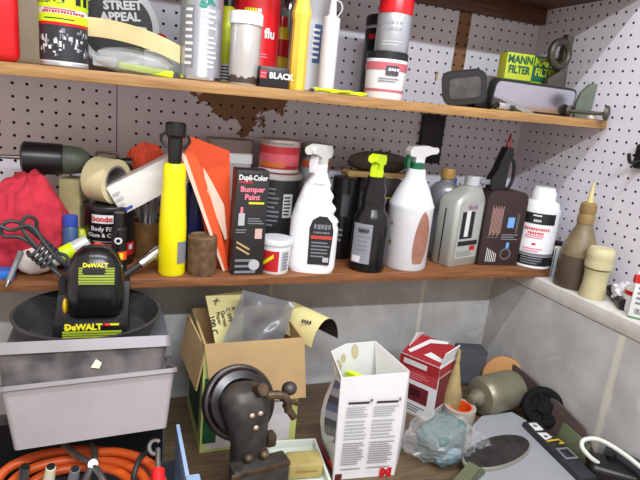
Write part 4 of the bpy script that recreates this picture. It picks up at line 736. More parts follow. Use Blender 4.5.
# two loaf tins, one in the other, leaning back
def tin(name, label, c, W_, D_, H_, m, rot, rimh):
    t = thing(name, label, 'tin', c, 0); t.rotation_euler = rot
    b = MB(); tw, td = W_*.86, D_*.76; out = [(tw, td, 0, .006, 0), (W_*.985, D_*.98, H_, .008, 0)]; th = .0025
    rbox(b, [(0.01, 0.01, .002, .002, 0), (tw-.004, td-.004, .002, .006, 0), (W_*.985-2*th, D_*.98-2*th, H_-.001, .008, 0), (W_*.985, D_*.98, H_, .008, 0), (tw, td, 0, .006, 0), (.01, .01, 0, .002, 0)], m, 5); b.build('body', t, 40)
    b = MB(); z0 = H_-rimh
    k0 = W_*.86+(W_*.985-W_*.86)*(z0/H_); rbox(b, [(W_*.985, D_*.98, H_-.0005, .008, 0), (W_, D_+.004, H_-.001, .009, 0), (W_+.002, D_+.006, H_+.001, .010, 0), (W_, D_+.004, H_+.003, .009, 0), (W_*.985, D_*.98, H_+.002, .008, 0)][:0] or [(W_*.975, D_*.96, z0, .008, 0), (W_+.004, D_+.008, z0, .010, 0), (W_+.004, D_+.008, H_+.002, .010, 0), (W_-.004, D_*.98-.004, H_+.002, .008, 0), (W_-.006, D_*.98-.008, H_-.004, .008, 0)], tinlight); b.build('rim', t, 40); return t
tinlight = mat('tin_light', (150, 147, 150), .42, .55, .08, 14)
tin_lo = mat('tin_grey', (160, 154, 156), .5, .25, .06, 12, bump=.1); tin_up = mat('tin_stained', (110, 104, 104), .5, .3, .2, 22, col2=(62, 60, 61), thr=(.38, .62))
def tinpos(target, loc_, ang): return target-Matrix.Rotation(ang, 3, 'X') @ Vector(loc_)
LEAN = R(-25); W1, D1, H1 = .209, .106, .076; W2, D2, H2 = .208, .096, .074
q1 = on(88, 439.5, 1, -.585); c1 = tinpos(Vector((-1.0835, q1.y, q1.z)), (0, -D1*.38, 0), LEAN)
q2 = on(85, 340.5, 1, -.548); c2 = tinpos(Vector((-1.094, q2.y, q2.z)), (0, -D2/2, H2), LEAN)
lo = tin('loaf_tin', 'lower light grey loaf tin with plain front, leaning back', c1, W1, D1, H1, tin_lo, (LEAN, R(-1.5), R(1)), .0035)
up = tin('loaf_tin', 'upper stained dark loaf tin nested in the lighter one', c2, W2, D2, H2, tin_up, (LEAN, R(.8), R(0)), .0125)
fl_ = MB(); fl_.prism([(-.006, -.004), (0, .006), (.007, .001), (.004, -.006)], -.001, 0, cream); fl_.build('flake', up); bpy.data.objects['flake'].location = (.012, -.0470, .044); bpy.data.objects['flake'].rotation_euler = (R(9), 0, 0)
# tote of orange cord and tools
t = thing('tote', 'open grey blue tote full of orange cord and tools', 'tote', (-1.148, -.66, ZB), 0); HT = .188; toteb = P('tote_blue', (150, 176, 214), .4); toteg = P('tote_grey', (70, 74, 82), .5)
b = MB(); b.box((0, 0, .004), (.36, .30, .008), toteg)
for sx in (-1, 1): b.box((sx*.178, 0, HT/2), (.005, .30, HT), toteg if sx < 0 else toteb)
b.box((0, .148, HT/2-.03), (.35, .005, HT-.06), toteg); b.box((0, -.148, HT/2-.02), (.35, .005, HT-.04), toteg); b.build('body', t)
for sx in (-1, 1):
    b = MB(); b.box((sx*.184, -.06, HT+.001), (.018, .18, .006), toteb, bev=.002); b.box((sx*.1795, -.06, HT-.02), (.0015, .18, .04), toteb); b.build('rim', t)
t = thing('tool_case', 'black case under the loaf tins inside the tote', 'case', (-1.14, -.50, ZB+.0085), 0); zc2 = c1.z-ZB-.0115
b = MB(); b.prism([(-.0, 0), (.058, 0), (.058, zc2-.022), (.0, zc2)], -.15, .15, black, Matrix.Rotation(R(90), 4, 'Z') @ Matrix.Scale(1, 4)); b.build('case', t); b = MB(); b.box((0, -.004, .07), (.08, .008, .02), dark, bev=.003); b.build('handle', t)
def cordpts(ps): return [on(px, py, 2, z) for px, py, z in ps]
orc = P('orange_cord', (204, 84, 26), .4)
t = thing('extension_cord', 'thick orange extension cord coiled in the tote below tins', 'cord', (-1.15, -.66, .1), 0)
b = MB(); off = Vector(t.location)
def tb(ps, r_=.0062): b.tube([q-off for q in cordpts(ps)], r_, orc, 12)
tb([(-14, 500, .085), (2, 474, .10), (20, 462, .105), (50, 453, .107), (90, 450, .107), (128, 456, .105), (152, 468, .10), (166, 500, .09)])
tb([(0, 500, .088), (14, 480, .098), (34, 468, .10), (62, 461, .101), (96, 459, .101), (124, 464, .099), (143, 476, .097), (156, 504, .09)])
tb([(14, 505, .08), (30, 484, .09), (50, 473, .094), (72, 468, .095), (98, 467, .095), (120, 473, .092), (134, 486, .09), (140, 508, .085)])
tb([(100, 452, .112), (118, 452, .113), (138, 457, .112), (153, 466, .108), (162, 480, .103), (166, 500, .09)], .0058)
b.build('coil', t)
b = MB(); b.tube([q-off for q in cordpts([(146, 452, .114), (139, 460, .122), (134, 474, .115), (133, 486, .10)])], .0036, dark, 8); tag(b.build('tie', t), 'black cord tie')
A = on(64, 447, 2, .118); t = thing('pliers', 'bright steel pliers lying on the orange cord', 'pliers', A, 0)
b = MB(); b.tube([(0, 0, .004), loc(t, 76, 455, 2, .122), loc(t, 92, 464, 2, .122), loc(t, 104, 482, 2, .118), loc(t, 112, 505, 2, .112)], .0042, steel, 10); b.build('handle', t); b = MB(); b.tube([loc(t, 92, 446, 2, .122), loc(t, 95, 456, 2, .124), loc(t, 92, 465, 2, .121), loc(t, 86, 480, 2, .116), loc(t, 82, 500, 2, .112)], .0046, steel, 10); b.build('handle', t); b = MB(); b.cyl(loc(t, 93, 465, 2, .119), loc(t, 93, 464, 2, .126), .0060, steel); b.build('pivot', t)
A = on(158, 500, 2, .105); t = thing('ratchet', 'red handled wrench with open steel ring head', 'wrench', A, 0)
b = MB(); b.cyl(loc(t, 158, 472, 2, .124), loc(t, 158, 449, 2, .135), .0036, steel, 12); b.tube([loc(t, 155, 447, 2, .137)+Vector((.0075*math.cos(a), .0065*math.sin(a), .006*math.sin(a))) for a in [R(40+28*k) for k in range(11)]], .0028, steel, 8); b.build('shank', t); b = MB(); b.cyl((0, 0, .004), loc(t, 158, 470, 2, .124), .0095, red, 20, .0085); b.build('handle', t)
for i, (px, py, z, lb) in enumerate(((22, 474, .112, 'short grey steel socket standing in the coil'), (48, 474, .108, 'pale round plug end lying in the coil middle'), (72, 476, .106, 'ribbed grey steel bit beside the pliers'))):
    q = on(px, py, 2, z); b = MB(); b.cyl((0, 0, -.014), (.004, -.004, .012), .0075, [steel, cream, grey][i], 18, .006); b.cyl((.004, -.004, .012), (.004, -.004, .015), .005, dark, 12); o = tag(b.build('socket'), lb, 'socket'); o.location = q
# cardboard box with sandpaper
X0, X1, Y0, Y1, HT = -.905, -.712, -.330, -.150, .157-ZB
t = thing('cardboard_box', 'open cardboard box with green and white print, flap hanging forward', 'box', ((X0+X1)/2, (Y0+Y1)/2, ZB), 0); w2, d2 = (X1-X0)/2, (Y1-Y0)/2
lg = P('lime_card', (196, 206, 120), .6); gg = P('dark_green_card', (30, 84, 52), .6); wp = P('white_card', (214, 206, 208), .6)
b = MB(); b.box((0, 0, .002), (2*w2, 2*d2, .004), tan); b.box((0, d2-.002, HT/2), (2*w2, .004, HT), tan); b.box((0, -d2+.002, HT/2), (2*w2, .004, HT), tan); b.box((-w2+.002, 0, HT/2), (.004, 2*d2, HT), tan); b.box((w2-.002, 0, HT/2), (.004, 2*d2, HT), tan); b.build('carton', t)
b = MB(); b.quad(-w2, w2, 0, HT, -d2, lg); b.quad(-w2+.012, w2-.014, .006, HT-.004, -d2, wp, .0009); b.quad(-w2+.004, -w2+.03, .02, HT*.7, -d2, gg, .0013); Ml = Matrix.Rotation(R(-90), 4, 'Z'); b.quad(-d2, d2, 0, HT, -w2, lg, M=Ml); b.quad(-d2+.02, d2-.02, .03, HT*.75, -w2, gg, .0009, Ml); b.build('print', t)
b = MB(); b.slab([loc(t, 204.5, 345, 1, Y0-.003), loc(t, 212, 405, 1, Y0-.016), loc(t, 306, 397.5, 1, Y0-.016), loc(t, 304.5, 337.5, 1, Y0-.003)], -.003, tan); b.build('flap', t)
b = MB(); b.slab([loc(t, 206.5, 350, 1, Y0), loc(t, 189.5, 315, 1, Y0+.12), loc(t, 181, 352, 1, Y0+.11), loc(t, 197, 391, 1, Y0-.002)], .003, tan); b.build('flap', t)
def sand(): return P('sand_back', (224, 214, 150), .7)
t = thing('sandpaper_sheet', 'cream printed sandpaper sheet standing upright in cardboard box', 'sandpaper', on(225, 345, 1, -.235), 0)
b = MB(); q = [loc(t, 205.5, 296, 1, -.215), loc(t, 217, 352, 1, -.245), loc(t, 243, 350, 1, -.245), loc(t, 243.5, 291, 1, -.215)]; b.slab(q, -.0012, sand())
ux = (q[3]-q[0]).normalized(); uz = (q[0]-q[1]).normalized(); un = ux.cross(uz).normalized(); uz = un.cross(ux)*-1; uz = -uz if uz.z < 0 else uz
if un.y > 0: un = -un
Ms = Matrix((ux, -un, uz)).transposed().to_4x4(); Ms.translation = q[0]
b.text('100 C', .0115, dtext, (.009, -.060), 0, e=.002, rot=R(-84), M=Ms, bold=.03); b.text('Paper', .008, dtext, (.022, -.048), 0, e=.002, rot=R(-84), M=Ms); b.text('Garnet', .008, dtext, (.032, -.050), 0, e=.002, rot=R(-84), M=Ms); b.text('C 099', .0085, dtext, (.043, -.044), 0, e=.002, rot=R(-84), M=Ms); b.text('A', .0085, dtext, (.053, -.032), 0, e=.002, rot=R(-84), M=Ms); b.text('K', .012, dtext, (.020, -.014), 0, e=.002, rot=R(-60), M=Ms); b.build('sheet', t)
t = thing('sandpaper_sheet', 'curled sandpaper sheet arching over the right side of cardboard box', 'sandpaper', (-.715, -.235, .157), 0)
ax_ = Vector((.42, -.90, .0)).normalized(); pr_ = Vector((.90, .42, 0)); ctr = loc(t, 325, 345, 1, -.30); rad = .040
def arch(rr_): return [[ctr+ax_*(-.11+.11*i/6)+pr_*(-rr_*math.cos(R(8+164*k/16)))+Vector((0, 0, rr_*1.55*math.sin(R(8+164*k/16))-.004)) for k in range(17)] for i in range(7)]
b = MB(); b.grid(arch(rad), sand()); bk = P('abrasive', (52, 46, 42), .9); b.grid([r_[::-1] for r_ in arch(rad-.001)], bk); b.glyphs(4, -.012, .010, -.004, .004, dtext, 0, M=Matrix.Translation(ctr+ax_*-.03+Vector((-.026, -.012, .047)))@Matrix.Rotation(R(-40), 4, 'Z')@Matrix.Rotation(R(-38), 4, 'X')); b.build('sheet', t)
t = thing('plastic_bag', 'crinkled clear grey bag sticking out of the cardboard box', 'bag', on(255, 340, 1, -.265), 0); film = mat('grey_film', (124, 126, 130), .2, 0, .08, 30, alpha=.5)
g_ = []
for i in range(13):
    u = i/12; row = []
    for k in range(15):
        v = k/14; px = (243+52*v)*(1-u)+(219+60*v)*u; py = (290+13*v)*(1-u)+352*u
        row.append(loc(t, px, py, 1, -.262-.03*u+.010*noise.noise(Vector((u*3, v*3, 2)))+.006*abs(math.sin(v*6+u*3))))
    g_.append(row)
b = MB(); b.grid(g_, film, .001); b.build('film', t, 80)
# old machine head with hand wheel
t = thing('machine_head', 'old black cast iron machine column with hand wheel and brass fittings', 'machine', (-.862, -.487, ZB), R(8)); iron = mat('worn_black_iron', (84, 80, 76), .42, .35, .25, 34, col2=(48, 46, 44)); enam = mat('black_enamel', (34, 28, 30), .22, .2, .1, 20)
ztop = .158-ZB; zb_ = on(255, 468, 1, -.535).z-ZB; hh_ = ztop-zb_
def sh_(k): return .016*(1-k)-.004
b = MB(); rbox(b, [(.060, .048, .001, .016, .016)]+[(w_, d_, zb_-.004+hh_*k, c_, sh_(k)) for w_, d_, k, c_ in ((.060, .050, 0, .018), (.056, .052, .1, .020), (.062, .056, .32, .024), (.074, .062, .6, .028), (.079, .065, .78, .030))]+[(.073, .060, ztop-.018, .028, -.003), (.054, .044, ztop-.004, .020, -.003), (.03, .024, ztop, .011, -.003)], iron, 7); b.build('column', t, 60)
b = MB(); b.box((.016, -.036, zb_/2), (.096, .030, zb_), iron, bev=.004); b.build('base', t)
b = MB(); b.box((.014, -.050, zb_-.006), (.100, .004, .008), brass, bev=.001); b.build('plate', t)
for bx_, bz_ in ((-.002, .195), (.012, .196), (.006, .172)): b = MB(); b.ball((bx_, -.034, bz_), (.0046, .003, .0042), mat('bare_metal', (206, 186, 170), .4, .5), None, 14, 8); b.build('rivet', t)
for bx_, bz_ in ((-.002, zb_+.006), (.026, zb_+.005)): b = MB(); b.ball((bx_, -.030, bz_), (.009, .008, .007), brass, None, 14, 8); b.build('bolt', t)
wc = loc(t, 239, 402, 1, -.435); wc.rotate(Matrix.Rotation(R(-8), 3, 'Z')); Mw = Matrix.Translation(wc) @ Vector((-.05, -.86, .50)).to_track_quat('Z', 'Y').to_matrix().to_4x4(); rw = .063
b = MB(); b.lathe([(rw*.93, -.010), (rw, -.006), (rw*1.01, .002), (rw*.97, .009), (rw*.90, .011)], mat('wheel_rim', (60, 54, 56), .28, .6, .1), 56, M=Mw); b.build('wheel_rim', t)
b = MB(); b.lathe([(rw*.90, .0112), (rw*.82, .018), (rw*.62, .020), (rw*.48, .012), (rw*.34, .010), (rw*.22, .018), (.004, .022)], enam, 56, M=Mw); b.build('wheel', t)
b = MB(); b.cyl(wc, (0, .0, .19), .016, iron); b.build('axle', t)
b = MB(); b.cyl((.012, -.01, ztop-.005), (.016, -.028, ztop+.006), .010, brass); b.tube([(.030, -.02, ztop-.012), (.044, -.026, ztop-.010), (.056, -.03, ztop-.016), (.062, -.032, ztop-.040)], .007, brass, 10); b.build('fitting', t)
b = MB(); b.ball((.066, -.02, ztop-.006), (.013, .012, .011), iron, None, 18, 12); b.cyl((.058, -.026, ztop-.03), (.074, -.03, ztop-.055), .006, brass); b.cyl((.050, -.026, ztop-.018), (.082, -.026, ztop-.034), .004, brass, 10); b.build('fitting', t)
b = MB(); b.box((.044, -.01, ztop-.10), (.016, .02, .022), brass, bev=.003); b.build('fitting', t)
# soap tray
zt_ = ZB+.02; A = on(268, 441, 2, zt_); B = on(318, 438, 2, zt_); Cc = on(276, 500, 2, zt_); ctr = (B+Cc)/2; ang = math.atan2(B.y-A.y, B.x-A.x); W_ = (B-A).length; D_ = max(.08, (Cc-A).length)
t = thing('soap_tray', 'shallow white plastic tray holding the yellow sponge', 'tray', (ctr.x, ctr.y, ZB), ang); tw = P('tray_white', (208, 214, 204), .4)
b = MB(); b.box((0, 0, .003), (W_, D_, .006), tw, bev=.002); b.build('bottom', t)
b = MB(); b.prism(rr2(W_, D_, .008), -.006, -.0205, tw, Matrix.Rotation(R(90), 4, 'X')); 
b = MB()
for sx in (-1, 1): b.box((sx*(W_/2-.003), 0, .012), (.006, D_, .018), tw, bev=.002)
for sy in (-1, 1): b.box((0, sy*(D_/2-.003), .012), (W_-.01, .006, .018), tw, bev=.002)
b.build('rim', t)
q = on(304, 461, 2, ZB+.03); t = thing('sponge', 'yellow soap like block with printed side in the white tray', 'sponge', (q.x, q.y, ZB+.0066), ang); sp = mat('sponge_yellow', (178, 162, 98), .8, 0, .12, 30, bump=.3)
b = MB(); b.box((0, 0, .016), (.066, .044, .032), sp, bev=.006, seg=3); b.build('block', t); b = MB(); b.lines(1, -.02, .028, .014, .022, P('sponge_print', (160, 120, 60)), -.0222); b.build('print', t)
q = on(325, 462, 2, ZB); b = MB(); b.box((0, 0, .006), (.014, .11, .012), P('red_dark', (90, 30, 34)), bev=.002); b.box((0, -.03, .013), (.012, .03, .004), red); o = tag(b.build('file'), 'dark bar with red end between soap tray and white box', 'file'); o.location = (q.x+.004, q.y, ZB); o.rotation_euler.z = R(2)
# white open carton
a0 = on(333, 480, 2, ZB); a1 = on(393, 475, 2, ZB); yaw = math.atan2(a1.y-a0.y, a1.x-a0.x); WB = (a1-a0).length; t = thing('white_carton', 'tall open white carton with printed columns and flaps up', 'box', a0, 0)
cw_ = P('carton_clean', (228, 228, 230), .55); cin = P('carton_inside', (222, 222, 220), .6); Pt = lambda px, py, y: loc(t, px, py, 1, y); yf_, yb_ = a0.y, a0.y+.085
f = [Pt(333, 480, a0.y), Pt(393, 475, a1.y), Pt(408, 372.5, a1.y+.004), Pt(342, 378, a0.y+.004)]
b = MB(); b.slab(f, -.002, cw_); b.build('front_panel', t)
bk_ = [Pt(334, 470, yb_), Pt(391, 464, yb_), Pt(375, 376, yb_), Pt(374, 341, yb_), Pt(346, 343, yb_), Pt(331, 351, yb_), Pt(338, 380, yb_)]
b = MB(); b.slab([Pt(336, 473, yb_), Pt(400, 468, yb_), Pt(409, 371, yb_), Pt(375, 341, yb_), Pt(346, 343.5, yb_), Pt(331, 351, yb_), Pt(337, 380, yb_)], .002, cin)
st = mat('oil_spot', (196, 186, 150), .6, 0, .1, 30)
for px, py, rx, ry in ((355, 351.5, 3.6, 7.5), (343.5, 358, 2.4, 4.5), (338, 366, 4, 6)):
    b.add([loc(t, px+rx*math.cos(2*PI*k/14), py+ry*math.sin(2*PI*k/14), 1, yb_-.0025) for k in range(14)], [tuple(range(14))], st)
b.build('back_panel', t)
b = MB(); b.slab([Pt(393, 475, a1.y), Pt(400, 468, yb_), Pt(409, 371, yb_), Pt(408, 372.5, a1.y+.004)], .002, cw_); b.build('side_panel', t)
b = MB(); b.slab([Pt(375, 341, yb_-.002), Pt(409, 371, a1.y+.02), Pt(376, 379, yb_-.02)], .002, cin); b.build('flap', t)
n = 8; gL = []
for i in range(n+1):
    v = i/n; row = []
    for k in range(6):
        u = k/5; bul = math.sin(PI*v)*(.5+.5*v) if True else 0
        px = (342-9*v)*(1-u)+u*(337-12*math.sin(PI*min(1, v*1.15))-9*v); py = (378+102*v)*(1-u)+u*(373+98*v); row.append(Pt(px, py, a0.y+.003+u*.075))
    gL.append(row)
b = MB(); b.grid([r_ for r_ in gL], cw_, -.0015)
pic = P('pic_blue', (92, 104, 150), .5)
def onL(v0, v1, u0, u1, m, e=.0006):
    pts = []
    for v, u in ((v0, u0), (v0, u1), (v1, u1), (v1, u0)):
        i = min(int(v*n), n-1); fv = v*n-i; k = min(int(u*5), 4); fu = u*5-k
        q = (gL[i][k]*(1-fu)+gL[i][k+1]*fu)*(1-fv)+(gL[i+1][k]*(1-fu)+gL[i+1][k+1]*fu)*fv; pts.append(q+(CAM-a0).normalized()*.006)
    b.add(pts, [(0, 1, 2, 3)], m)
for i in range(8):
    onL(.06+.075*i, .06+.075*(i+1), .10, .80, [pic, P('pic_pale', (170, 174, 196)), P('pic_dark', (60, 58, 72)), pic, P('pic_pale', (170, 174, 196)), P('pic_dark', (60, 58, 72)), gtext, pic][i])
onL(.90, .98, .1, .8, rtext)
b.build('side_flap', t, 60)
b = MB(); b.slab([Pt(331, 351, yb_), Pt(342, 379, a0.y+.004), Pt(337, 374, yb_-.03)], .002, cin); b.build('flap', t)
ux = (f[1]-f[0]).normalized(); uz = (f[3]-f[0]); uz = (uz-ux*uz.dot(ux)); HB_ = uz.length; uz.normalize(); un = ux.cross(uz)
Mf = Matrix((ux, -un, uz)).transposed().to_4x4(); Mf.translation = f[0]; 
b = MB(); e_ = .0035
b.quad(.012, .052, HB_*.755, HB_*.775, 0, dtext, e_, Mf); b.quad(.066, .108, HB_*.755, HB_*.775, 0, dtext, e_, Mf); b.quad(.053, .058, HB_*.77, HB_*.80, 0, gtext, e_, Mf); b.quad(.109, .113, HB_*.77, HB_*.80, 0, gtext, e_, Mf)
for x0_, x1_ in ((.010, .054), (.062, .112)):
    b.lines(5, x0_, x1_, HB_*.62, HB_*.73, lgrey, 0, e=e_, M=Mf); b.lines(6, x0_, x1_, HB_*.40, HB_*.60, lgrey, 0, e=e_, M=Mf); b.lines(10, x0_, x1_, HB_*.15, HB_*.38, P('mid_print', (150, 150, 156)), 0, e=e_, M=Mf); b.lines(1, x0_, x1_, HB_*.10, HB_*.12, gtext, 0, e=e_, M=Mf)
b.text('M', .017, red, (WB-.018, HB_*.045), 0, e=e_, M=Mf, bold=.12, sx=1.2); b.build('print', t)
b = MB(); b.slab([Pt(346, 371, yb_-.012), Pt(352, 370.5, yb_-.012), Pt(370, 378, yb_-.040), Pt(362, 379, yb_-.045)], .02, P('fluoro_lime', (206, 236, 24))); o = b.build('lime_insert', t)
# red and white carton behind
q = on(431, 424, 2, ZB); th = R(-60); Wr, Dr, Hr = .100, .080, .138; t = thing('power_tool_box', 'red and white carton with lifted top flaps behind the white one', 'box', (q.x, q.y, ZB), th)
t.location = Vector((q.x, q.y, ZB))+Vector((math.cos(th), math.sin(th), 0))*(-Wr/2)+Vector((-math.sin(th), math.cos(th), 0))*(Dr/2)
rb = P('box_red', (156, 38, 44), .45); b = MB(); b.box((0, 0, .002), (Wr, Dr, .004), cw_)
for sy in (-1, 1): b.box((0, sy*(Dr/2-.0015), Hr/2), (Wr, .003, Hr), cw_)
for sx in (-1, 1): b.box((sx*(Wr/2-.0015), 0, Hr/2), (.003, Dr-.006, Hr), cw_)
b.build('carton', t); Yf = -Dr/2
b = MB(); b.quad(-Wr/2, Wr/2, Hr*.80, Hr, Yf, rb); b.quad(-Wr/2, Wr/2, Hr*.62, Hr*.80, Yf, P('box_red2', (180, 62, 66)), .0006); b.quad(-Wr/2+.01, Wr/2-.03, Hr*.86, Hr*.95, Yf, ltext, .001); b.lines(3, -Wr/2+.01, Wr/2-.02, Hr*.64, Hr*.76, pink, Yf)
b.quad(-Wr/2+.004, Wr/2-.018, Hr*.26, Hr*.54, Yf, maroon, .0008); b.quad(-.02, .012, Hr*.34, Hr*.48, Yf, P('tool_dark', (70, 24, 32)), .001); b.lines(3, -.04, .03, Hr*.06, Hr*.2, gtext, Yf)
Mr = Matrix.Rotation(R(90), 4, 'Z'); b.quad(-Dr/2+.004, Dr/2-.006, Hr*.25, Hr*.80, -Wr/2, maroon, .0008, Mr); b.quad(-Dr/2, Dr/2, Hr*.82, Hr*.98, -Wr/2, rb, .0008, Mr); b.lines(3, -Dr/2+.006, Dr/2-.01, .012, Hr*.22, gtext, -Wr/2, M=Mr); b.build('print', t)
Mi = Matrix.Rotation(-th, 4, 'Z')
b = MB(); Mfl = Matrix.Translation((0, -Dr/2+.002, Hr)) @ Matrix.Rotation(R(24), 4, 'X'); b.box((0, .036, .001), (Wr-.004, .072, .002), rb, Mfl)
b.add([(-.04, .012, .0026), (-.03, .008, .0026), (-.005, .055, .0026), (.03, .07, .0026), (.03, .078, .0026), (-.012, .066, .0026)], [(0, 1, 2, 3, 4, 5)], ltext, Mfl); b.add([(.0, .015, .0026), (.045, .012, .0026), (.047, .022, .0026), (.01, .030, .0026)], [(0, 1, 2, 3)], ltext, Mfl); b.build('flap', t)
b = MB(); Mfl = Matrix.Translation((Wr/2-.002, 0, Hr)) @ Matrix.Rotation(R(12), 4, 'Y'); b.box((0, 0, .018), (.002, Dr-.01, .036), cw_, Mfl); b.build('flap', t)
b = MB(); Mfl = Matrix.Translation((-Wr/2+.002, .01, Hr)) @ Matrix.Rotation(R(18), 4, 'Y'); b.prism([(-.03, 0), (.03, 0), (.022, .036), (-.016, .048)], -.001, .001, cw_, Mfl @ Matrix.Rotation(R(90), 4, 'Z')); b.build('flap', t)
# glue bottle, dark block
q = on(447, 415, 1, -.33); zt_ = on(458, 350, 1, -.315).z; b = MB(); Hc = zt_-ZB; b.lathe([(.020, 0), (.022, .004), (.022, Hc*.35), (.017, Hc*.46), (.010, Hc*.66), (.006, Hc*.78), (.0045, Hc*.80), (.0055, Hc*.84), (.003, Hc)], mat('glue_tan', (170, 150, 104), .5, 0, .15, 24), 28); o = tag(b.build('glue_bottle'), 'tan pointed glue bottle right of the red carton', 'bottle'); o.location = (on(451, 400, 1, -.315).x, -.315, ZB)
q = on(466, 385, 1, -.19); H = on(466, 353, 1, -.215).z-ZB; b = MB(); b.box((0, 0, H/2), (.075, .050, H), P('slate_dark', (62, 64, 70), .7), bev=.006); b.quad(-.034, .034, H*.1, H*.9, -.025, P('slate_mid', (78, 80, 86), .7)); o = tag(b.build('dark_block'), 'dark slate grey block standing against the block wall corner', 'block'); o.location = (q.x, -.185, ZB); o.rotation_euler.z = R(-15)
# metal cylinder with neck, wooden disc
q = on(496, 393, 2, ZB+.0475); t = thing('metal_cylinder', 'dull olive metal cylinder with narrow neck lying on its side', 'cylinder', q, 0); rc = .047; ax2 = Vector((1, .16, 0)).normalized(); Mc = Matrix.Translation(-ax2*.055) @ ax2.to_track_quat('Z', 'Y').to_matrix().to_4x4()
b = MB(); b.lathe([(rc*.45, -.004), (rc*.86, .001), (rc*.98, .010), (rc, .018), (rc, .105), (rc*.97, .111), (rc*.7, .113)], olive, 44, M=Mc); b.build('body', t, 40); b = MB(); b.lathe([(.010, -.030), (.013, -.028), (.013, -.018), (.020, -.012), (.021, -.003)], olive, 28, M=Mc); b.build('neck', t)
q = on(503, 377, 1, -.252); b = MB(); zc_ = ZB+.056; Mw = Matrix.Rotation(R(90-14), 4, 'X'); b.lathe([(.049, -.010), (.052, -.007), (.052, .007), (.049, .010)], mat('disc_wood', (190, 138, 82), .6, 0, .08, 12), 44, M=Mw); o = tag(b.build('wooden_disc'), 'round tan wooden disc leaning behind the metal cylinder', 'disc'); o.location = (q.x, -.252, q.z); o.rotation_euler.z = R(-36)
# dark boards along the right wall
darkb = mat('brown_board', (84, 68, 64), .75, 0, .12, 16); b = MB(); g_ = []
ys = [-.245, -.25, -.26, -.32, -.38, -.44, -.50, -.535]; zs_ = [.005, .010, .014, .012, .006, -.002, -.016, -.050]
for z_ in (0, 1): g_.append([Vector((-.118-.010*(1-z_)+.002*math.sin(y_*20), y_, (ZB+.001) if not z_ else zz)) for y_, zz in zip(ys, zs_)])
b.grid(g_, darkb, .007); o = tag(b.build('dark_board'), 'dark brown strip standing along the right block wall', 'board')
b = MB(); g_ = [[Vector((-.112-.012*(1-z_), y_, (ZB+.001) if not z_ else zz)) for y_, zz in ((-.555, -.018), (-.62, -.004), (-.70, .006), (-.79, .010))] for z_ in (0, 1)]
b.grid(g_, P('slate_band', (66, 68, 74), .6), .006); o = tag(b.build('dark_band'), 'dark slate band along the wall behind the white cable', 'board')
# translucent flat lid on the bench with the oval plate
t = thing('plastic_sheet', 'large flat grey plastic sheet under the dark oval', 'sheet', on(530, 450, 2, ZB), 0); zl_ = ZB+.022; film2 = mat('lid_grey', (150, 153, 158), .3, 0, .05, 10)
poly = [(473, 425), (482, 416), (512, 412), (526, 420), (538, 437), (558, 460), (588, 492), (560, 540), (480, 520), (469, 472)]
pp = [loc(t, px, py, 2, zl_) for px, py in poly]; c_ = sum(pp, Vector())/len(pp)
b = MB(); b.slab([Vector((p_.x, p_.y, zl_-ZB-.004)) for p_ in pp][::-1], .004, film2) if False else None
o_ = len(pp); top = [Vector((p_.x, p_.y, .022)) for p_ in pp]; mid = [c_+(q_-c_)*1.015 for q_ in top]; mid = [Vector((q_.x, q_.y, .016)) for q_ in mid]; bot = [Vector((q_.x, q_.y, 0)) for q_ in mid]
b.add(top+mid+bot, [tuple(range(o_))]+[(k, o_+k, o_+(k+1) % o_, (k+1) % o_) for k in range(o_)]+[(o_+k, 2*o_+k, 2*o_+(k+1) % o_, o_+(k+1) % o_) for k in range(o_)]+[tuple(reversed(range(2*o_, 3*o_)))], film2); b.build('panel', t)
zo = zl_+.0006; t = thing('oval_plate', 'dark worn oval metal plate with pale rim on grey sheet', 'plate', on(496, 455, 2, zo), 0); n = 48; ov = []
for sc_, zz in ((1, 0), (1, .005), (.95, .008)):
    for k in range(n):
        a = 2*PI*k/n; u_, v_ = 35*sc_*math.cos(a), 15.5*sc_*math.sin(a); px = 496+u_*math.cos(R(-14))-v_*math.sin(R(-14)); py = 454.5+u_*math.sin(R(-14))+v_*math.cos(R(-14)); q_ = loc(t, px, py, 2, zo); ov.append(Vector((q_.x, q_.y, zz)))
b = MB(); b.add(ov, [(j*n+k, j*n+(k+1) % n, (j+1)*n+(k+1) % n, (j+1)*n+k) for j in range(2) for k in range(n)]+[tuple(range(n))], P('oval_rim', (136, 134, 124), .4)); b.build('rim', t)
cen = sum(ov[2*n:], Vector())/n; b = MB(); b.add([q_+Vector((0, 0, .0006)) for q_ in ov[2*n:]], [tuple(range(n))], mat('oval_dark', (62, 60, 58), .45, .3, .25, 60, col2=(40, 38, 38))); b.build('face', t)
# bag of teal parts
q = on(441, 443, 2, ZB+.03); t = thing('plastic_bag', 'crumpled clear bag wrapping a teal lump in front of red carton', 'bag', (q.x, q.y, ZB), 0); clearbag = mat('clear_bag', (205, 208, 210), .15, 0, .05, 20, alpha=.20)
b = MB(); b.ball((0, 0, .040), (.080, .056, .044), clearbag, lambda d, q: Vector((q.x, q.y, max(q.z, -.0395)))*(1+.16*noise.noise(d*2.6)+.10*noise.noise(d*7)), 60, 36); b.build('film', t, 15)
tl_ = mat('teal_plastic', (90, 116, 114), .5, 0, .1, 15); b = MB(); b.box((.006, 0, .043), (.094, .068, .064), tl_, Matrix.Rotation(R(24), 4, 'Z') @ Matrix.Rotation(R(-10), 4, 'Y'), bev=.014, seg=4); b.build('teal_block', t); b = MB(); b.ball((-.006, -.038, .026), (.030, .012, .018), P('teal_blue', (110, 140, 150)), lambda d, q: q*(1+.2*noise.noise(d*4)), 24, 16); b.build('teal_knob', t)
b = MB(); b.ball((.080, -.012, .020), (.032, .032, .019), clearbag, lambda d, q: q*(1+.25*noise.noise(d*4)), 40, 22); b.build('bag_tail', t, 15)
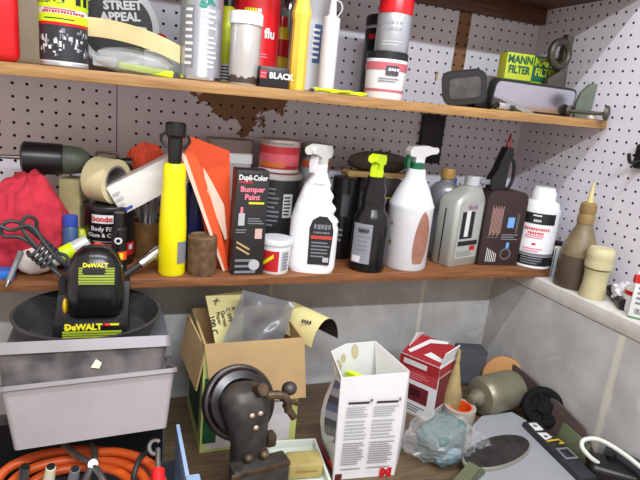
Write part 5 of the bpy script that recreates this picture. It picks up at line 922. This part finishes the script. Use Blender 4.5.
# tape roll with orange core
q = on(461, 414, 2, ZB+.024); t = thing('packing_tape_roll', 'clear packing tape roll with orange core lying behind the bag', 'tape', (q.x+.004, q.y+.012, ZB+.0005), 0); Mt = Matrix.Translation((0, 0, .0185)) @ Matrix.Rotation(R(0), 4, 'X')
b = MB(); ring(b, .027, .036, .018, mat('clear_tape', (190, 182, 170), .2, 0, .05, alpha=.8), Mt); b.build('tape', t); b = MB(); ring(b, .024, .0268, .0182, orange, Mt); b.build('core', t)
# black hand wheel
q = on(543, 407, 2, ZB+.048); mbk = P('matte_black', (17, 17, 18), .85, spec=.2); t = thing('knob_wheel', 'black spoked plastic wheel lying by the dark brown strip', 'wheel', q, 0); Mw = Vector((-.5, -.72, .48)).to_track_quat('Z', 'Y').to_matrix().to_4x4(); rw = .036
b = MB(); b.tube([Mw @ Vector((rw*math.cos(2*PI*k/14), rw*math.sin(2*PI*k/14), 0)) for k in range(14)], .0105, mbk, 10, closed=True); b.build('rim', t)
for k in range(2): a = PI/2*k+.3; b = MB(); b.cyl(Mw @ Vector((rw*math.cos(a), rw*math.sin(a), 0)), Mw @ Vector((-rw*math.cos(a), -rw*math.sin(a), 0)), .009, mbk, 12); b.build('spoke', t)
b = MB(); b.lathe([(.030, -.004), (.030, .003)], mbk, 28, M=Mw); b.build('disc', t); b = MB(); b.cyl(Mw @ Vector((0, 0, -.022)), Mw @ Vector((0, 0, .012)), .015, mbk); b.build('hub', t)
# adapter with green board and tags
A = on(530, 420, 2, ZB+.035); B = on(590, 477, 2, ZB+.035); v = B-A; t = thing('adapter_strip', 'dark plug strip with green plate, key tag and yellow bracket', 'adapter', (A+v*.5)-Vector((0, 0, .035)), math.atan2(v.y, v.x)); Ls = v.length
b = MB(); b.box((0, 0, .017), (Ls, .040, .034), P('strip_dark', (40, 42, 46), .4), bev=.005); b.build('case', t)
b = MB(); b.box((.0, .022, .046), (Ls*.42, .006, .050), P('board_green', (92, 102, 76), .5), Matrix.Rotation(R(-16), 4, 'X'), bev=.002); b.build('green_plate', t)
b = MB(); b.box((-Ls*.36, -.004, .036), (.026, .020, .003), ltext, bev=.001); b.cyl((-Ls*.36, -.006, .0372), (-Ls*.36, -.006, .0382), .005, grey, 14); b.build('key_tag', t)
b = MB(); b.add([(-Ls*.26, -.014, .0346), (-Ls*.12, -.012, .0346), (-Ls*.16, .010, .0346), (-Ls*.25, .008, .0346)], [(0, 1, 2, 3)], ltext); b.add([(-Ls*.21, -.006, .0349), (-Ls*.16, -.006, .0349), (-Ls*.18, .004, .0349)], [(0, 1, 2)], dtext); b.build('label', t)
b = MB(); b.tube([(-Ls*.09, -.014, .036), (-Ls*.09, .014, .038), (-Ls*.01, .014, .040), (-Ls*.01, .004, .040)], .0022, P('brassy_yellow', (190, 160, 50)), 8, False); b.build('bracket', t)
b = MB(); b.tube([(Ls*.06, -.012, .037), (Ls*.06, .014, .037), (Ls*.22, .014, .037), (Ls*.22, -.012, .037)], .0028, grey, 8, False, True); b.build('frame', t)
b = MB(); b.tube([(-Ls*.52, -.01, .012), (-Ls*.62, .0, .010), (-Ls*.68, .01, .006)], .008, black, 10); b.build('plug_end', t)
# white cable, black plug, pale box
t = thing('white_cable', 'white cable arching over the black plug at lower right', 'cable', on(600, 460, 2, ZB), 0); b = MB()
b.tube([loc(t, 598, 463, 2, -.028), loc(t, 590, 457, 2, -.018), loc(t, 582, 447, 2, -.006), loc(t, 584, 440, 2, .004), loc(t, 596, 439, 2, .010), loc(t, 610, 445, 2, .010), loc(t, 628, 457, 2, .004), loc(t, 646, 471, 2, -.004), loc(t, 690, 500, 2, -.02)], .0046, P('cable_white', (206, 208, 200), .4), 12); b.build('cable', t)
q = on(611, 474, 2, ZB+.02); t = thing('power_plug', 'bulky black plug at the end of the white cable', 'plug', (q.x, q.y, ZB), R(-40)); b = MB(); b.box((0, 0, .022), (.090, .060, .044), black, bev=.010, seg=3); b.build('body', t); b = MB(); b.cyl((.0, .02, .043), (-.004, .020, .052), .009, black, 16); b.build('collar', t)
for k in range(3): b = MB(); b.box((-.026+.016*k, -.026, .022), (.006, .005, .030), dark, bev=.001); b.build('rib', t)
q = on(632, 474, 2, ZB+.03); b = MB(); b.box((0, 0, .015), (.10, .060, .030), P('pale_green', (196, 204, 172), .5), bev=.004); b.box((0, 0, .031), (.088, .048, .003), P('pale_green2', (176, 184, 150), .5)); o = tag(b.build('pale_box'), 'pale green flat box under the white cable, lower right corner', 'box'); o.location = (q.x+.014, q.y-.01, ZB); o.rotation_euler.z = R(-42)
# scrap at the bottom edge
q = on(470, 474, 2, zl_+.012); t = thing('metal_bracket', 'olive metal bracket scrap with bright edge at bottom edge', 'bracket', (q.x, q.y, zl_+.0008), R(25)); b = MB(); b.prism([(-.045, 0), (.04, 0), (.034, .012), (.012, .026), (-.01, .018), (-.045, .010)], -.012, .012, P('scrap_olive', (92, 96, 70), .5)); b.build('plate', t); b = MB(); b.tube([(-.042, -.0135, .010), (-.01, -.0135, .016), (.012, -.0135, .023)], .0014, steel, 6, False); b.build('edge', t)
